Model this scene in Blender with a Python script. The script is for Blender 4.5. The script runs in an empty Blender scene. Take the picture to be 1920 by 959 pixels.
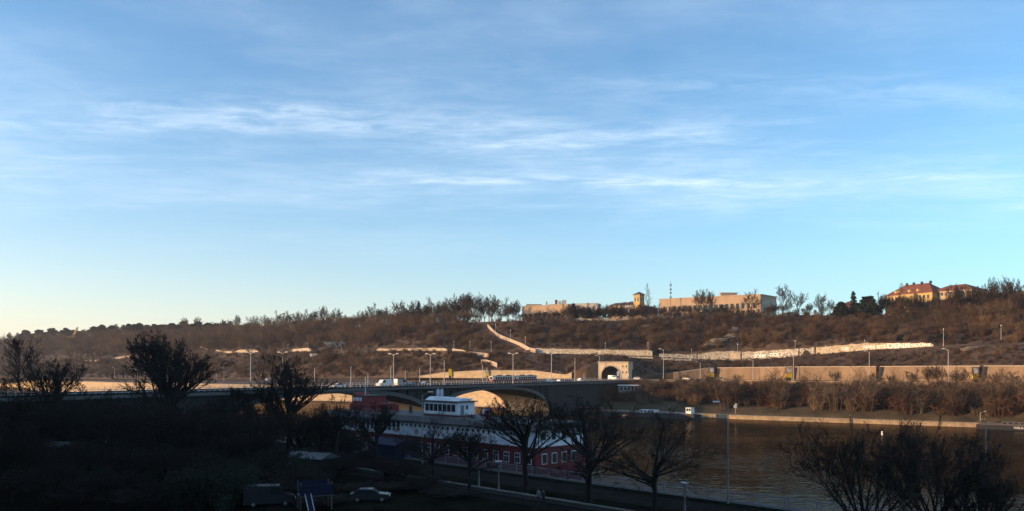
import bpy, bmesh, math, random
import numpy as np
from mathutils import Vector, Matrix

sc = bpy.context.scene
R = math.radians

# ------------------------------------------------------------------ camera
CAM_Z, F_PX, HOR = 20.0, 1500.0, 690.0          # eye height over the river, focal length and horizon row in photo pixels
cam = bpy.data.cameras.new('camera'); cam_o = bpy.data.objects.new('camera', cam)
sc.collection.objects.link(cam_o); sc.camera = cam_o
cam_o.location = (0, 0, CAM_Z); cam_o.rotation_euler = (R(90), 0, 0)
cam.sensor_width = 36; cam.lens = 36 * F_PX / 1920
cam.shift_y = (HOR - 479.5) / 1920
cam.clip_start = 0.2; cam.clip_end = 20000

# ------------------------------------------------------------------ sky and sun
SUN_EL, SUN_AZ = R(9.5), R(-101)                # azimuth from +Y, clockwise positive
sdir = Vector((math.sin(SUN_AZ) * math.cos(SUN_EL), math.cos(SUN_AZ) * math.cos(SUN_EL), math.sin(SUN_EL)))
world = bpy.data.worlds.new('World'); sc.world = world; world.use_nodes = True
wt = world.node_tree; wt.nodes.clear()
def wn(t, **k):
    n = wt.nodes.new(t)
    for a, b in k.items(): setattr(n, a, b)
    return n
def wl(a, b): wt.links.new(a, b)
def wmath(op, a, b=None, c=None, clamp=False):
    n = wn('ShaderNodeMath', operation=op, use_clamp=clamp)
    for i, v in enumerate((a, b, c)):
        if v is None: continue
        if isinstance(v, (int, float)): n.inputs[i].default_value = v
        else: wl(v, n.inputs[i])
    return n.outputs[0]
sky = wn('ShaderNodeTexSky', sky_type='NISHITA', sun_disc=False)
sky.sun_elevation = SUN_EL; sky.sun_rotation = SUN_AZ
sky.air_density = 1.0; sky.dust_density = 0.4; sky.ozone_density = 3.5; sky.altitude = 200
tc = wn('ShaderNodeTexCoord')
sep = wn('ShaderNodeSeparateXYZ'); wl(tc.outputs['Generated'], sep.inputs[0])
zc = wmath('MAXIMUM', sep.outputs[2], 0.02)
px, py = wmath('DIVIDE', sep.outputs[0], zc), wmath('DIVIDE', sep.outputs[1], zc)   # the sheet of high cloud, seen in perspective
comb = wn('ShaderNodeCombineXYZ'); wl(px, comb.inputs[0]); wl(py, comb.inputs[1])
def cloud_noise(scale, loc, rot, nscale, detail, rough, dist, lo, hi):
    m = wn('ShaderNodeMapping'); wl(comb.outputs[0], m.inputs[0])
    m.inputs['Location'].default_value = loc; m.inputs['Rotation'].default_value = (0, 0, R(rot)); m.inputs['Scale'].default_value = scale
    n = wn('ShaderNodeTexNoise'); wl(m.outputs[0], n.inputs['Vector'])
    n.inputs['Scale'].default_value = nscale; n.inputs['Detail'].default_value = detail
    n.inputs['Roughness'].default_value = rough; n.inputs['Distortion'].default_value = dist
    r = wn('ShaderNodeMapRange', interpolation_type='SMOOTHSTEP'); wl(n.outputs[0], r.inputs[0])
    r.inputs[1].default_value = lo; r.inputs[2].default_value = hi
    return r.outputs[0]
streak = cloud_noise((0.30, 1.05, 1), (2.3, 0.75, 0), 5, 1.2, 10, 0.62, 0.35, 0.40, 0.74)
fibres = cloud_noise((1.1, 2.0, 1), (7.1, 3.3, 1), 12, 3.2, 10, 0.68, 0.5, 0.26, 0.72)
veil = cloud_noise((0.45, 0.6, 1), (0.4, 5.0, 3), 5, 0.8, 8, 0.58, 0.3, 0.36, 0.82)
wob = cloud_noise((0.4, 0.5, 1), (9.0, 2.0, 2), 0, 0.8, 4, 0.5, 0.0, 0.2, 0.8)
bandc = wmath('ADD', wmath('ADD', py, wmath('MULTIPLY', px, -0.14)), wmath('MULTIPLY_ADD', wob, 0.9, -0.45))
band = wmath('POWER', wmath('MULTIPLY_ADD', wmath('COSINE', wmath('MULTIPLY_ADD', bandc, 6.6, -6.6 * 4.45)), 0.5, 0.5), 1.6)     # rolls of cloud lying across the sky
env = wmath('MULTIPLY_ADD', wmath('COSINE', wmath('MULTIPLY_ADD', bandc, 1.5, -1.5 * 4.0)), 0.5, 0.5)
cl = wmath('MULTIPLY', wmath('MULTIPLY', streak, fibres), wmath('MULTIPLY_ADD', wmath('MULTIPLY', band, env), 0.9, wmath('MULTIPLY_ADD', env, 0.10, 0.06)))
cl = wmath('MULTIPLY', cl, 0.82)
cl = wmath('ADD', cl, wmath('MULTIPLY', wmath('MULTIPLY', veil, wmath('MULTIPLY_ADD', fibres, 0.5, 0.5)), 0.40))
low = wn('ShaderNodeMapRange', interpolation_type='SMOOTHSTEP'); wl(sep.outputs[2], low.inputs[0])
low.inputs[1].default_value = 0.11; low.inputs[2].default_value = 0.20
cl = wmath('MULTIPLY', cl, low.outputs[0], clamp=True)
mix = wn('ShaderNodeMix', data_type='RGBA'); wl(cl, mix.inputs[0]); tint = wn('ShaderNodeMix', data_type='RGBA', blend_type='MULTIPLY'); tint.inputs[0].default_value = 1; wl(sky.outputs[0], tint.inputs[6]); tint.inputs[7].default_value = (0.93, 1.04, 1.02, 1); wl(tint.outputs[2], mix.inputs[6])
CLOUD = (4.25, 4.75, 5.15, 1); mix.inputs[7].default_value = CLOUD
# the dusty air near the horizon, cream towards the sun and pale blue away from it
hzf = wmath('MULTIPLY', wmath('POWER', 2.718, wmath('MULTIPLY', wmath('MAXIMUM', sep.outputs[2], 0.0), -1 / 0.09)), 0.92)
sw = wmath('MULTIPLY_ADD', wmath('ADD', wmath('MULTIPLY', sep.outputs[0], math.sin(SUN_AZ)), wmath('MULTIPLY', sep.outputs[1], math.cos(SUN_AZ))), 0.5, 0.5, clamp=True)
swr = wn('ShaderNodeMapRange'); wl(sw, swr.inputs[0]); swr.inputs[1].default_value = 0.15; swr.inputs[2].default_value = 0.70
hc = wn('ShaderNodeMix', data_type='RGBA'); wl(swr.outputs[0], hc.inputs[0]); hc.inputs[6].default_value = (1.95, 2.8, 3.15, 1); hc.inputs[7].default_value = (4.5, 3.52, 2.7, 1)
hm_ = wn('ShaderNodeMix', data_type='RGBA'); wl(hzf, hm_.inputs[0]); wl(mix.outputs[2], hm_.inputs[6]); wl(hc.outputs[2], hm_.inputs[7])
bg = wn('ShaderNodeBackground'); wl(hm_.outputs[2], bg.inputs[0]); bg.inputs[1].default_value = 0.15
wo = wn('ShaderNodeOutputWorld'); wl(bg.outputs[0], wo.inputs[0])
sun = bpy.data.lights.new('sun', 'SUN'); sun.energy = 3.9; sun.angle = R(0.5); sun.color = (1.0, 0.60, 0.28)
sun_o = bpy.data.objects.new('sun', sun); sc.collection.objects.link(sun_o)
sun_o.rotation_euler = sdir.to_track_quat('Z', 'Y').to_euler()
sc.view_settings.view_transform = 'Standard'; sc.view_settings.look = 'None'
sc.view_settings.exposure = 0.97; sc.view_settings.gamma = 1.0
sc.cycles.use_denoising = True; sc.cycles.denoiser = 'OPENIMAGEDENOISE'
sc.cycles.max_bounces = 5; sc.cycles.diffuse_bounces = 2; sc.cycles.glossy_bounces = 3; sc.cycles.transparent_max_bounces = 6
sc.cycles.volume_bounces = 0; sc.cycles.sample_clamp_indirect = 4.0
sc.cycles.use_fast_gi = False

# ------------------------------------------------------------------ helpers
rnd = random.Random(7)
def P(x, y, D):                                   # photo pixel at depth D
    return Vector(((x - 960) / F_PX * D, D, CAM_Z - (y - HOR) / F_PX * D))
def PX(x, D, z):                                  # photo column at depth D and height z
    return Vector(((x - 960) / F_PX * D, D, z))
def G(x, y, z):                                   # photo pixel on the level z
    D = (CAM_Z - z) * F_PX / (y - HOR)
    return Vector(((x - 960) / F_PX * D, D, z))

_mats = {}
def mat(name, col, rough=0.85, var=0.18, scale=0.6, bump=0.0, bscale=8.0, metal=0.0, spec=0.3, col2=None, stretch=(1, 1, 1), coord='Object'):
    if name in _mats: return _mats[name]
    m = bpy.data.materials.new(name); m.use_nodes = True; t = m.node_tree
    b = t.nodes['Principled BSDF']; b.inputs['Roughness'].default_value = rough; b.inputs['Metallic'].default_value = metal
    b.inputs['Specular IOR Level'].default_value = spec
    tcn = t.nodes.new('ShaderNodeTexCoord'); mp = t.nodes.new('ShaderNodeMapping'); t.links.new(tcn.outputs[coord], mp.inputs[0])
    mp.inputs['Scale'].default_value = stretch
    n = t.nodes.new('ShaderNodeTexNoise'); t.links.new(mp.outputs[0], n.inputs['Vector'])
    n.inputs['Scale'].default_value = scale; n.inputs['Detail'].default_value = 8; n.inputs['Roughness'].default_value = 0.65
    rp = t.nodes.new('ShaderNodeValToRGB'); t.links.new(n.outputs[0], rp.inputs[0])
    c2 = col2 or tuple(min(1, c * (1 + var)) for c in col)
    c1 = tuple(c * (1 - var) for c in col)
    rp.color_ramp.elements[0].position = 0.36; rp.color_ramp.elements[0].color = (*c1, 1)
    rp.color_ramp.elements[1].position = 0.64; rp.color_ramp.elements[1].color = (*c2, 1)
    t.links.new(rp.outputs[0], b.inputs['Base Color'])
    if bump:
        n2 = t.nodes.new('ShaderNodeTexNoise'); t.links.new(mp.outputs[0], n2.inputs['Vector'])
        n2.inputs['Scale'].default_value = bscale; n2.inputs['Detail'].default_value = 6
        bp = t.nodes.new('ShaderNodeBump'); bp.inputs['Strength'].default_value = bump; bp.inputs['Distance'].default_value = 0.3
        t.links.new(n2.outputs[0], bp.inputs['Height']); t.links.new(bp.outputs[0], b.inputs['Normal'])
    _mats[name] = m
    return m

class MB:
    """collects faces for one mesh object"""
    def __init__(s): s.v = []; s.f = []
    def face(s, pts):
        i = len(s.v); s.v.extend([tuple(p) for p in pts]); s.f.append(tuple(range(i, i + len(pts))))
    def box(s, c, size, fr=None):
        c = Vector(c); hx, hy, hz = [q / 2 for q in size]; i = len(s.v)
        for z in (-hz, hz):
            for x, y in ((-hx, -hy), (hx, -hy), (hx, hy), (-hx, hy)):
                p = c + Vector((x, y, z)); s.v.append(tuple(fr @ p if fr else p))
        s.f += [tuple(i + k for k in q) for q in ((3, 2, 1, 0), (4, 5, 6, 7), (0, 1, 5, 4), (1, 2, 6, 5), (2, 3, 7, 6), (3, 0, 4, 7))]
        return s
    def b2(s, lo, hi, fr=None):
        return s.box([(a + b) / 2 for a, b in zip(lo, hi)], [abs(b - a) for a, b in zip(lo, hi)], fr)
    def tube(s, p0, p1, r0, r1=None, n=6, caps=True):
        r1 = r0 if r1 is None else r1
        p0, p1 = Vector(p0), Vector(p1); d = (p1 - p0).normalized()
        a = d.orthogonal().normalized(); b = d.cross(a); i = len(s.v)
        for p, r in ((p0, r0), (p1, r1)):
            for k in range(n):
                t = 2 * math.pi * k / n; s.v.append(tuple(p + (a * math.cos(t) + b * math.sin(t)) * r))
        for k in range(n): s.f.append((i + k, i + (k + 1) % n, i + n + (k + 1) % n, i + n + k))
        if caps: s.f.append(tuple(i + n - 1 - k for k in range(n))); s.f.append(tuple(i + n + k for k in range(n)))
        return s
    def prism(s, poly, d):
        """poly: list of 3D points, extruded by vector d"""
        d = Vector(d); n = len(poly); i = len(s.v); pts = [Vector(p) for p in poly]
        s.v += [tuple(p) for p in pts] + [tuple(p + d) for p in pts]
        s.f.append(tuple(i + n - 1 - k for k in range(n))); s.f.append(tuple(i + n + k for k in range(n)))
        for k in range(n): s.f.append((i + k, i + (k + 1) % n, i + n + (k + 1) % n, i + n + k))
        return s
    def build(s, name, m, parent=None, smooth=False):
        me = bpy.data.meshes.new(name); me.from_pydata(s.v, [], s.f); me.validate(); me.update()
        bm = bmesh.new(); bm.from_mesh(me); bmesh.ops.recalc_face_normals(bm, faces=bm.faces[:]); bm.to_mesh(me); bm.free()
        if smooth: me.polygons.foreach_set('use_smooth', [True] * len(me.polygons))
        return link(name, me, m, parent)
def link(name, me, m=None, parent=None):
    o = bpy.data.objects.new(name, me); sc.collection.objects.link(o)
    if m: me.materials.append(m)
    if parent: o.parent = parent
    return o
def tag(o, label=None, cat=None, group=None, kind=None):
    if label: o['label'] = label
    if cat: o['category'] = cat
    if group: o['group'] = group
    if kind: o['kind'] = kind
    return o
def thing(name, label, cat, loc=(0, 0, 0), rz=0.0, group=None):
    o = bpy.data.objects.new(name, None); sc.collection.objects.link(o); o.empty_display_size = 0.2
    o.location = loc; o.rotation_euler = (0, 0, rz)
    return tag(o, label, cat, group)
def dup(root, loc, rz=0.0, scale=None, label=None, group=None):
    r = root.copy(); sc.collection.objects.link(r); r.location = loc; r.rotation_euler = (0, 0, rz)
    if scale: r.scale = scale if hasattr(scale, '__len__') else (scale,) * 3
    if label: r['label'] = label
    if group: r['group'] = group
    for ch in list(root.children):
        c = ch.copy(); sc.collection.objects.link(c); c.parent = r
        for g in ch.children:
            d = g.copy(); sc.collection.objects.link(d); d.parent = c
    return r
def frame(origin, along, up=(0, 0, 1)):
    """matrix: local x = along (flat), local y = left of it, local z up"""
    a = Vector((along[0], along[1], 0)).normalized(); b = Vector((-a.y, a.x, 0))
    M = Matrix.Identity(4)
    for i in range(3): M[i][0] = a[i]; M[i][1] = b[i]; M[i][3] = origin[i]
    return M
def rzof(along): return math.atan2(along[1], along[0])
def lerp(a, b, t): return a + (b - a) * t
# ------------------------------------------------------------------ materials
M_asph = mat('asphalt', (0.045, 0.043, 0.041), 0.9, 0.25, 0.4, spec=0.05)
M_grassd = mat('winter_grass', (0.045, 0.034, 0.016), 0.95, 0.4, 0.15, 0.3, 3, col2=(0.085, 0.060, 0.028))
M_soil = mat('leaf_litter', (0.055, 0.036, 0.025), 0.95, 0.35, 0.12, 0.5, 1.2, col2=(0.10, 0.066, 0.042))
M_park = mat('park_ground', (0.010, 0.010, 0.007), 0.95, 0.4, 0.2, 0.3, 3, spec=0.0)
M_path = mat('path_gravel', (0.020, 0.019, 0.017), 0.95, 0.25, 0.5, spec=0.0)
M_stone = mat('embankment_stone', (0.44, 0.34, 0.22), 0.9, 0.22, 0.35, 0.5, 2.0, stretch=(1, 1, 2.2))
M_wall = mat('rendered_wall', (0.215, 0.150, 0.098), 0.9, 0.32, 0.12, 0.25, 1.5, stretch=(1, 1, 0.25))
M_cop = mat('coping_stone', (0.40, 0.33, 0.26), 0.9, 0.15, 0.5)
M_conc = mat('concrete', (0.06, 0.057, 0.052), 0.85, 0.18, 0.25, 0.15, 2, stretch=(1, 1, 0.4))
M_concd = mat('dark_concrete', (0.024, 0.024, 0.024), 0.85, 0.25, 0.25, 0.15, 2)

# ------------------------------------------------------------------ lines of the place
UB, NB = Vector((0.70, -0.714, 0)), Vector((0.714, 0.70, 0))      # along and across the near bank
def NBP(n, t, z=0.0):                             # point n metres out from the house row, t metres along the bank
    p = NB * n + UB * t; return Vector((p.x, p.y, z))
FB = [(-2200, 2300), (-1500, 1750), (-800, 1150), (-520, 830), (-385, 665), (-290, 580), (-175, 512), (-80, 462), (-17, 410),
      (33, 361), (50, 345), (90.7, 309), (160.8, 265), (240, 215), (400, 105), (620, -60)]
xs_ = lambda tbl: ([a for a, _ in tbl], [b for _, b in tbl])
def interp(tbl):
    a, b = xs_(tbl); return lambda x: float(np.interp(x, a, b))
WD = interp([(-400, 1500), (0, 800), (200, 690), (440, 590), (600, 548), (780, 474), (900, 452), (980, 440), (1100, 418), (1200, 415), (1340, 409), (1500, 375), (1700, 340), (1830, 321), (1920, 308), (2300, 265), (3000, 215)])
ZR = interp([(-400, 9.5), (100, 9.5), (440, 11), (780, 14), (3000, 14)])
TZ = interp([(-400, 10.5), (440, 11.6), (700, 14), (780, 14.6), (830, 17), (900, 18.3), (1000, 18.3), (1060, 16), (1105, 21), (1125, 22.6), (1176, 22.6), (1182, 20), (1200, 15.4), (1262, 17.3), (1330, 19.8), (1500, 20.3), (1830, 20.6), (3000, 20.6)])
GD = interp([(-400, 1800), (0, 1000), (200, 800), (460, 650), (640, 565), (780, 505), (840, 485), (1000, 462), (1220, 444), (1300, 438), (1390, 432), (1500, 405), (1750, 360), (1920, 335), (2300, 290), (3000, 235)])
GY = interp([(-400, 676), (0, 678), (200, 675), (460, 661), (640, 658), (840, 658), (1000, 662), (1220, 668), (1300, 673), (1390, 677), (1500, 668), (1620, 657), (1750, 650), (1920, 646), (3000, 640)])
WH = interp([(-400, 0.3), (430, 0.3), (450, 2.2), (475, 2.2), (490, 0.5), (540, 0.8), (560, 2.2), (582, 2.6), (584, 0.3), (700, 0.3), (710, 1.4), (830, 1.7), (845, 0.3), (975, 0.3), (1000, 2.6), (1224, 3.1), (1226, 0.3), (1234, 0.3), (1236, 1.6), (1300, 2.2), (1340, 4.4), (1388, 5.2), (1392, 4.6), (1500, 3.7), (1620, 3.3), (1745, 1.6), (1755, 0.2), (3000, 0.2)])
CD = interp([(-400, 2300), (0, 1300), (200, 1100), (400, 900), (600, 720), (780, 600), (900, 540), (1000, 512), (1150, 500), (1300, 490), (1500, 466), (1700, 432), (1920, 402), (2300, 345), (3000, 285)])
CY = interp([(-400, 643), (0, 643), (100, 636), (200, 628), (400, 624), (600, 616), (780, 610), (900, 604), (1000, 601), (1150, 602), (1300, 594), (1500, 591), (1700, 593), (1920, 588), (3000, 584)])
zof = lambda y, D: CAM_Z - (y - HOR) / F_PX * D
GZ = lambda x: zof(GY(x), GD(x))
CZ = lambda x: zof(CY(x), CD(x))

def hnoise(x, y):
    return 0.6 * math.sin(x * 0.061 + 1.3 * math.sin(y * 0.043)) + 0.5 * math.sin(y * 0.083 + x * 0.027 + 2.0) + 0.35 * math.sin(x * 0.19 - y * 0.13)
def rows(x):
    """profile of the hillside under photo column x: list of (depth, height, roughness)"""
    wd, zr, tz, gd, gz, cd, cz, wh = WD(x), ZR(x), TZ(x), GD(x), GZ(x), CD(x), CZ(x), WH(x)
    k = gd / 420
    r = [(wd - 0.2, zr - 3, 0), (wd + 0.9, zr - 3, 0), (wd + 1.0, tz - 0.15, 0), (wd + 3, tz, 0)]
    for t in (0.2, 0.4, 0.6, 0.8, 0.93): r.append((lerp(wd + 3, gd, t), lerp(tz, gz, t ** 1.15), 0.8 if t < 0.9 else 0.2))
    r += [(gd, gz, 0), (gd + 4 * k, gz + .05, 0), (gd + 4 * k + .25, gz + .05, 0), (gd + 4 * k + .35, gz + wh - 0.1, 0), (gd + 7 * k, gz + wh + 0.3, 0)]
    d0, z0 = gd + 7 * k, gz + wh + 0.3
    for i in range(1, 9):
        t = i / 9; s = t ** 0.9
        r.append((lerp(d0, cd, t), lerp(z0, cz, s), 1.6 * math.sin(math.pi * t) ** 0.5))
    r += [(cd, cz, 0), (cd + 14, cz + 0.3, 0), (cd + 60, cz + 0.8, 0), (cd + 200, cz + 2.0, 0), (cd + 700, cz + 4, 0)]
    return r
hx = [x for x in range(-400, 3001, 10)]
hv, hf = [], []
for x in hx:
    for (D, z, ro) in rows(x):
        X = (x - 960) / F_PX * D
        hv.append((X, D, z + ro * hnoise(X, D)))
nr = len(rows(0))
for i in range(len(hx) - 1):
    for j in range(nr - 1):
        a = i * nr + j; hf.append((a, a + nr, a + nr + 1, a + 1))
me = bpy.data.meshes.new('hillside'); me.from_pydata(hv, [], hf); me.update()
me.polygons.foreach_set('use_smooth', [False] * len(me.polygons))
hill = tag(link('hillside', me, M_soil), 'wooded slope rising from the embankment road to the plateau', kind='structure')
HV = np.array(hv).reshape(len(hx), nr, 3)
def hill_z(X, Y):
    """ground height under a point of the slope or plateau"""
    x = X / Y * F_PX + 960
    i = min(max((x + 400) / 10, 0), len(hx) - 1.001); i0 = int(i); t = i - i0
    c = HV[i0] * (1 - t) + HV[i0 + 1] * t
    return float(np.interp(Y, c[:, 1], c[:, 2]))

def sheet(name, poly, z, m, label, kind='structure'):
    b = MB(); b.face([(p[0], p[1], z) for p in poly]); return tag(b.build(name, m), label, kind=kind)
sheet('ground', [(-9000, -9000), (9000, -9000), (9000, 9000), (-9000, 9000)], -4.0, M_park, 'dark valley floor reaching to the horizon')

# river
def river_mat():
    m = bpy.data.materials.new('river_water'); m.use_nodes = True; t = m.node_tree; t.nodes.clear()
    mo = t.nodes.new('ShaderNodeOutputMaterial'); df = t.nodes.new('ShaderNodeBsdfDiffuse'); df.inputs[0].default_value = (0.022, 0.015, 0.008, 1)     # silty water
    gl = t.nodes.new('ShaderNodeBsdfGlossy'); gl.inputs['Color'].default_value = (1, .86, .70, 1); gl.inputs['Roughness'].default_value = 0.05
    fr = t.nodes.new('ShaderNodeFresnel'); fr.inputs[0].default_value = 1.333
    fm = t.nodes.new('ShaderNodeMath'); fm.operation = 'MULTIPLY'; fm.inputs[1].default_value = 0.30; t.links.new(fr.outputs[0], fm.inputs[0])
    ms = t.nodes.new('ShaderNodeMixShader'); t.links.new(fm.outputs[0], ms.inputs[0]); t.links.new(df.outputs[0], ms.inputs[1]); t.links.new(gl.outputs[0], ms.inputs[2]); t.links.new(ms.outputs[0], mo.inputs[0])
    g = t.nodes.new('ShaderNodeNewGeometry'); 
    def nz(sc_, st, det, d):
        mp = t.nodes.new('ShaderNodeMapping'); t.links.new(g.outputs['Position'], mp.inputs[0]); mp.inputs['Scale'].default_value = st; mp.inputs['Rotation'].default_value = (0, 0, R(20))
        n = t.nodes.new('ShaderNodeTexNoise'); t.links.new(mp.outputs[0], n.inputs['Vector']); n.inputs['Scale'].default_value = sc_; n.inputs['Detail'].default_value = det
        n.inputs['Roughness'].default_value = 0.55
        return n
    a = nz(0.42, (0.75, 1.3, 1), 2.5, 0); c = nz(0.02, (1, 1, 1), 3, 0)
    rg = t.nodes.new('ShaderNodeMapRange'); t.links.new(c.outputs[0], rg.inputs[0]); rg.inputs[1].default_value = 0.35; rg.inputs[2].default_value = 0.65; rg.inputs[3].default_value = 0.15; rg.inputs[4].default_value = 1.25
    mu = t.nodes.new('ShaderNodeMath'); mu.operation = 'MULTIPLY'; t.links.new(a.outputs[0], mu.inputs[0]); t.links.new(rg.outputs[0], mu.inputs[1])
    bp = t.nodes.new('ShaderNodeBump'); bp.inputs['Strength'].default_value = 1.0; bp.inputs['Distance'].default_value = 0.15
    t.links.new(mu.outputs[0], bp.inputs['Height']); t.links.new(bp.outputs[0], gl.inputs['Normal']); t.links.new(bp.outputs[0], fr.inputs['Normal'])
    return m
near_edge = [NBP(80.5, t) for t in (-2600, 500)]
poly = [(p[0], p[1]) for p in FB] + [(near_edge[1].x, near_edge[1].y), (near_edge[0].x, near_edge[0].y)]
rb = MB(); rb.face([(-2600, 2700, 0), (-2600, 900, 0), (900, -700, 0), (900, 500, 0)])
river = tag(rb.build('river', river_mat()), 'calm dark river with a rippled surface', kind='structure')

# near bank: park, promenade, bank wall
b = MB()
for (n0, n1, zt) in ((-60, 65, 5.0), (65, 80, 5.0)):
    pass
def strip(name, n0, n1, z, m, label, t0=-520, t1=260):
    bb = MB(); bb.face([NBP(n0, t0, z), NBP(n0, t1, z), NBP(n1, t1, z), NBP(n1, t0, z)]); return tag(bb.build(name, m), label, kind='structure')
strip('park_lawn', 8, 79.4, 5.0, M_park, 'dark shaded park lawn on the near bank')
strip('street', -1.5, 16, 5.02, M_asph, 'asphalt street along the house row')
strip('promenade', 71, 77, 5.01, M_path, 'gravel promenade beside the river railing')
strip('footpath', 62.2, 64.6, 5.008, M_path, 'narrow footpath through the park')
qw = MB(); qw.prism([NBP(79.4, -520, -3), NBP(81, -520, -3), NBP(81, -520, 5.05), NBP(79.4, -520, 5.05)], UB * 780)
tag(qw.build('bank_wall', M_conc), 'near river bank wall below the railing', kind='structure')

# far embankment: upstream wall, road, quay, lower slope
FBi = FB.index((33, 361))
def fb_off(i, d):
    """point of the far water line moved d metres inland"""
    p = Vector((*FB[i], 0)); a = Vector((*FB[max(i - 1, 0)], 0)); c = Vector((*FB[min(i + 1, len(FB) - 1)], 0)); t = (c - a).normalized()
    return p + Vector((-t.y, t.x, 0)) * d
def ribbon(name, A, B, m, label, kind='structure'):
    bb = MB(); n = len(A); bb.v = [tuple(p) for p in A] + [tuple(p) for p in B]
    bb.f = [(i, i + 1, n + i + 1, n + i) for i in range(n - 1)]
    return tag(bb.build(name, m), label, kind=kind)
def colx(p): return p[0] / max(p[1], 1) * F_PX + 960
# far road: from its front edge to the hill foot
RFD = interp([(-400, 1440), (0, 760), (200, 650), (440, 545), (600, 520), (780, 452), (900, 430), (1000, 405), (1100, 391), (1200, 389), (1340, 384), (1500, 346), (1700, 314), (1830, 298), (1920, 286), (2300, 243), (3000, 196)])
cols = list(range(-400, 3001, 20))
A = [PX(x, RFD(x), ZR(x)) for x in cols]; B = [PX(x, WD(x), ZR(x)) for x in cols]
ribbon('embankment_road', A, B, M_asph, 'embankment road at the foot of the hill')
for k, f in enumerate((0.34, 0.66)):
    for s in (-0.10, ):
        A2 = [a.lerp(c, f) + Vector((0, 0, .006)) for a, c in zip(A, B)]; B2 = [a.lerp(c, f + 0.008) + Vector((0, 0, .006)) for a, c in zip(A, B)]
        ribbon('lane_marking', A2, B2, mat('road_paint', (0.6, 0.6, 0.58), 0.7, 0.1), 'white lane line painted on the embankment road')
pv = [a.lerp(c, 0.86) for a, c in zip(A, B)]
bb = MB(); n = len(cols)
bb.v = [tuple(p + Vector((0, 0, h))) for h in (0.0, 0.14) for p in pv] + [tuple(p + Vector((0, 0, .14))) for p in B]
bb.f = [(i, i + 1, n + i + 1, n + i) for i in range(n - 1)] + [(n + i, n + i + 1, 2 * n + i + 1, 2 * n + i) for i in range(n - 1)]
tag(bb.build('pavement', M_path), 'raised pavement between the embankment road and the wall', kind='structure')
# grass and shrub slope between quay and road (downstream), wall face (upstream)
dcols = list(range(1020, 3001, 20))
FBD = {}
def fbD(x):
    """depth of the far water line under photo column x"""
    k = (x - 960) / F_PX
    for (a, c) in zip(FB[:-1], FB[1:]):
        fa, fc = a[0] - k * a[1], c[0] - k * c[1]
        if fa <= 0 <= fc and c[1] > 0:
            t = fa / (fa - fc); return a[1] + (c[1] - a[1]) * t
    return FB[-1][1]
prof = [(0.0, -2.0, 0), (0.0, 1.5, 0), (0.10, 1.5, 0), (0.12, 2.1, 0), (0.26, 4.2, .3), (0.42, 5.6, .4), (0.62, 8.3, .5), (0.82, 11.0, .4), (0.97, 12.2, 0), (1.0, 12.2, 0)]
sv, sf = [], []
for x in dcols:
    d0, d1 = fbD(x), RFD(x)
    for (t, z, ro) in prof:
        D = lerp(d0, d1, t); X = (x - 960) / F_PX * D; sv.append((X, D, z + ro * hnoise(X * 2, D * 2)))
m_ = len(prof)
for i in range(len(dcols) - 1):
    for j in range(2, m_ - 1): a = i * m_ + j; sf.append((a, a + m_, a + m_ + 1, a + 1))
me = bpy.data.meshes.new('bank_slope'); me.from_pydata(sv, [], sf); me.update()
tag(link('bank_slope', me, M_grassd), 'grassy slope between the far quay and the embankment road', kind='structure')
SV = np.array(sv).reshape(len(dcols), m_, 3)
def slope_z(X, Y):
    x = X / Y * F_PX + 960; i = min(max((x - 1020) / 20, 0), len(dcols) - 1.001); i0 = int(i); t = i - i0
    c = SV[i0] * (1 - t) + SV[i0 + 1] * t
    return float(np.interp(Y, c[2:, 1], c[2:, 2]))
# ------------------------------------------------------------------ vegetation builders
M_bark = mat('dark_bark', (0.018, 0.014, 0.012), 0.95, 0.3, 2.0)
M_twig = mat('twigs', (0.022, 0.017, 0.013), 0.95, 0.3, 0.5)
M_barkh = mat('hill_bark', (0.065, 0.048, 0.037), 0.95, 0.3, 0.5)
M_need = mat('needles', (0.016, 0.023, 0.013), 0.9, 0.35, 0.4)
M_bud = mat('bud_leaves', (0.030, 0.026, 0.013), 0.9, 0.4, 0.8)

def brush_mat(name, cols, scale=0.035):
    """twig colour that changes from patch to patch over the hillside and from plant to plant"""
    m = bpy.data.materials.new(name); m.use_nodes = True; t = m.node_tree; b = t.nodes['Principled BSDF']; b.inputs['Roughness'].default_value = .95; b.inputs['Specular IOR Level'].default_value = .1
    g = t.nodes.new('ShaderNodeNewGeometry'); n = t.nodes.new('ShaderNodeTexNoise'); t.links.new(g.outputs['Position'], n.inputs['Vector']); n.inputs['Scale'].default_value = scale; n.inputs['Detail'].default_value = 5; n.inputs['Roughness'].default_value = .7
    oi = t.nodes.new('ShaderNodeObjectInfo'); ma = t.nodes.new('ShaderNodeMath'); ma.operation = 'MULTIPLY_ADD'; t.links.new(oi.outputs['Random'], ma.inputs[0]); ma.inputs[1].default_value = .34
    sb = t.nodes.new('ShaderNodeMath'); sb.operation = 'SUBTRACT'; t.links.new(n.outputs[0], sb.inputs[0]); sb.inputs[1].default_value = .17; t.links.new(sb.outputs[0], ma.inputs[2])
    r = t.nodes.new('ShaderNodeValToRGB'); t.links.new(ma.outputs[0], r.inputs[0]); e = r.color_ramp.elements
    for k, c in enumerate(cols):
        p = .28 + .44 * k / (len(cols) - 1)
        el = e[k] if k < 2 else e.new(p); el.position = p; el.color = (*c, 1)
    t.links.new(r.outputs[0], b.inputs['Base Color']); return m
M_brush = brush_mat('brush_twigs', [(0.04, 0.0224, 0.0144), (0.08, 0.0456, 0.028), (0.132, 0.0784, 0.0432), (0.18, 0.116, 0.064)])
M_brush2 = brush_mat('russet_brush', [(0.0288, 0.016, 0.0112), (0.0576, 0.0296, 0.0192), (0.1, 0.0512, 0.0296), (0.124, 0.076, 0.0432)])
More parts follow.
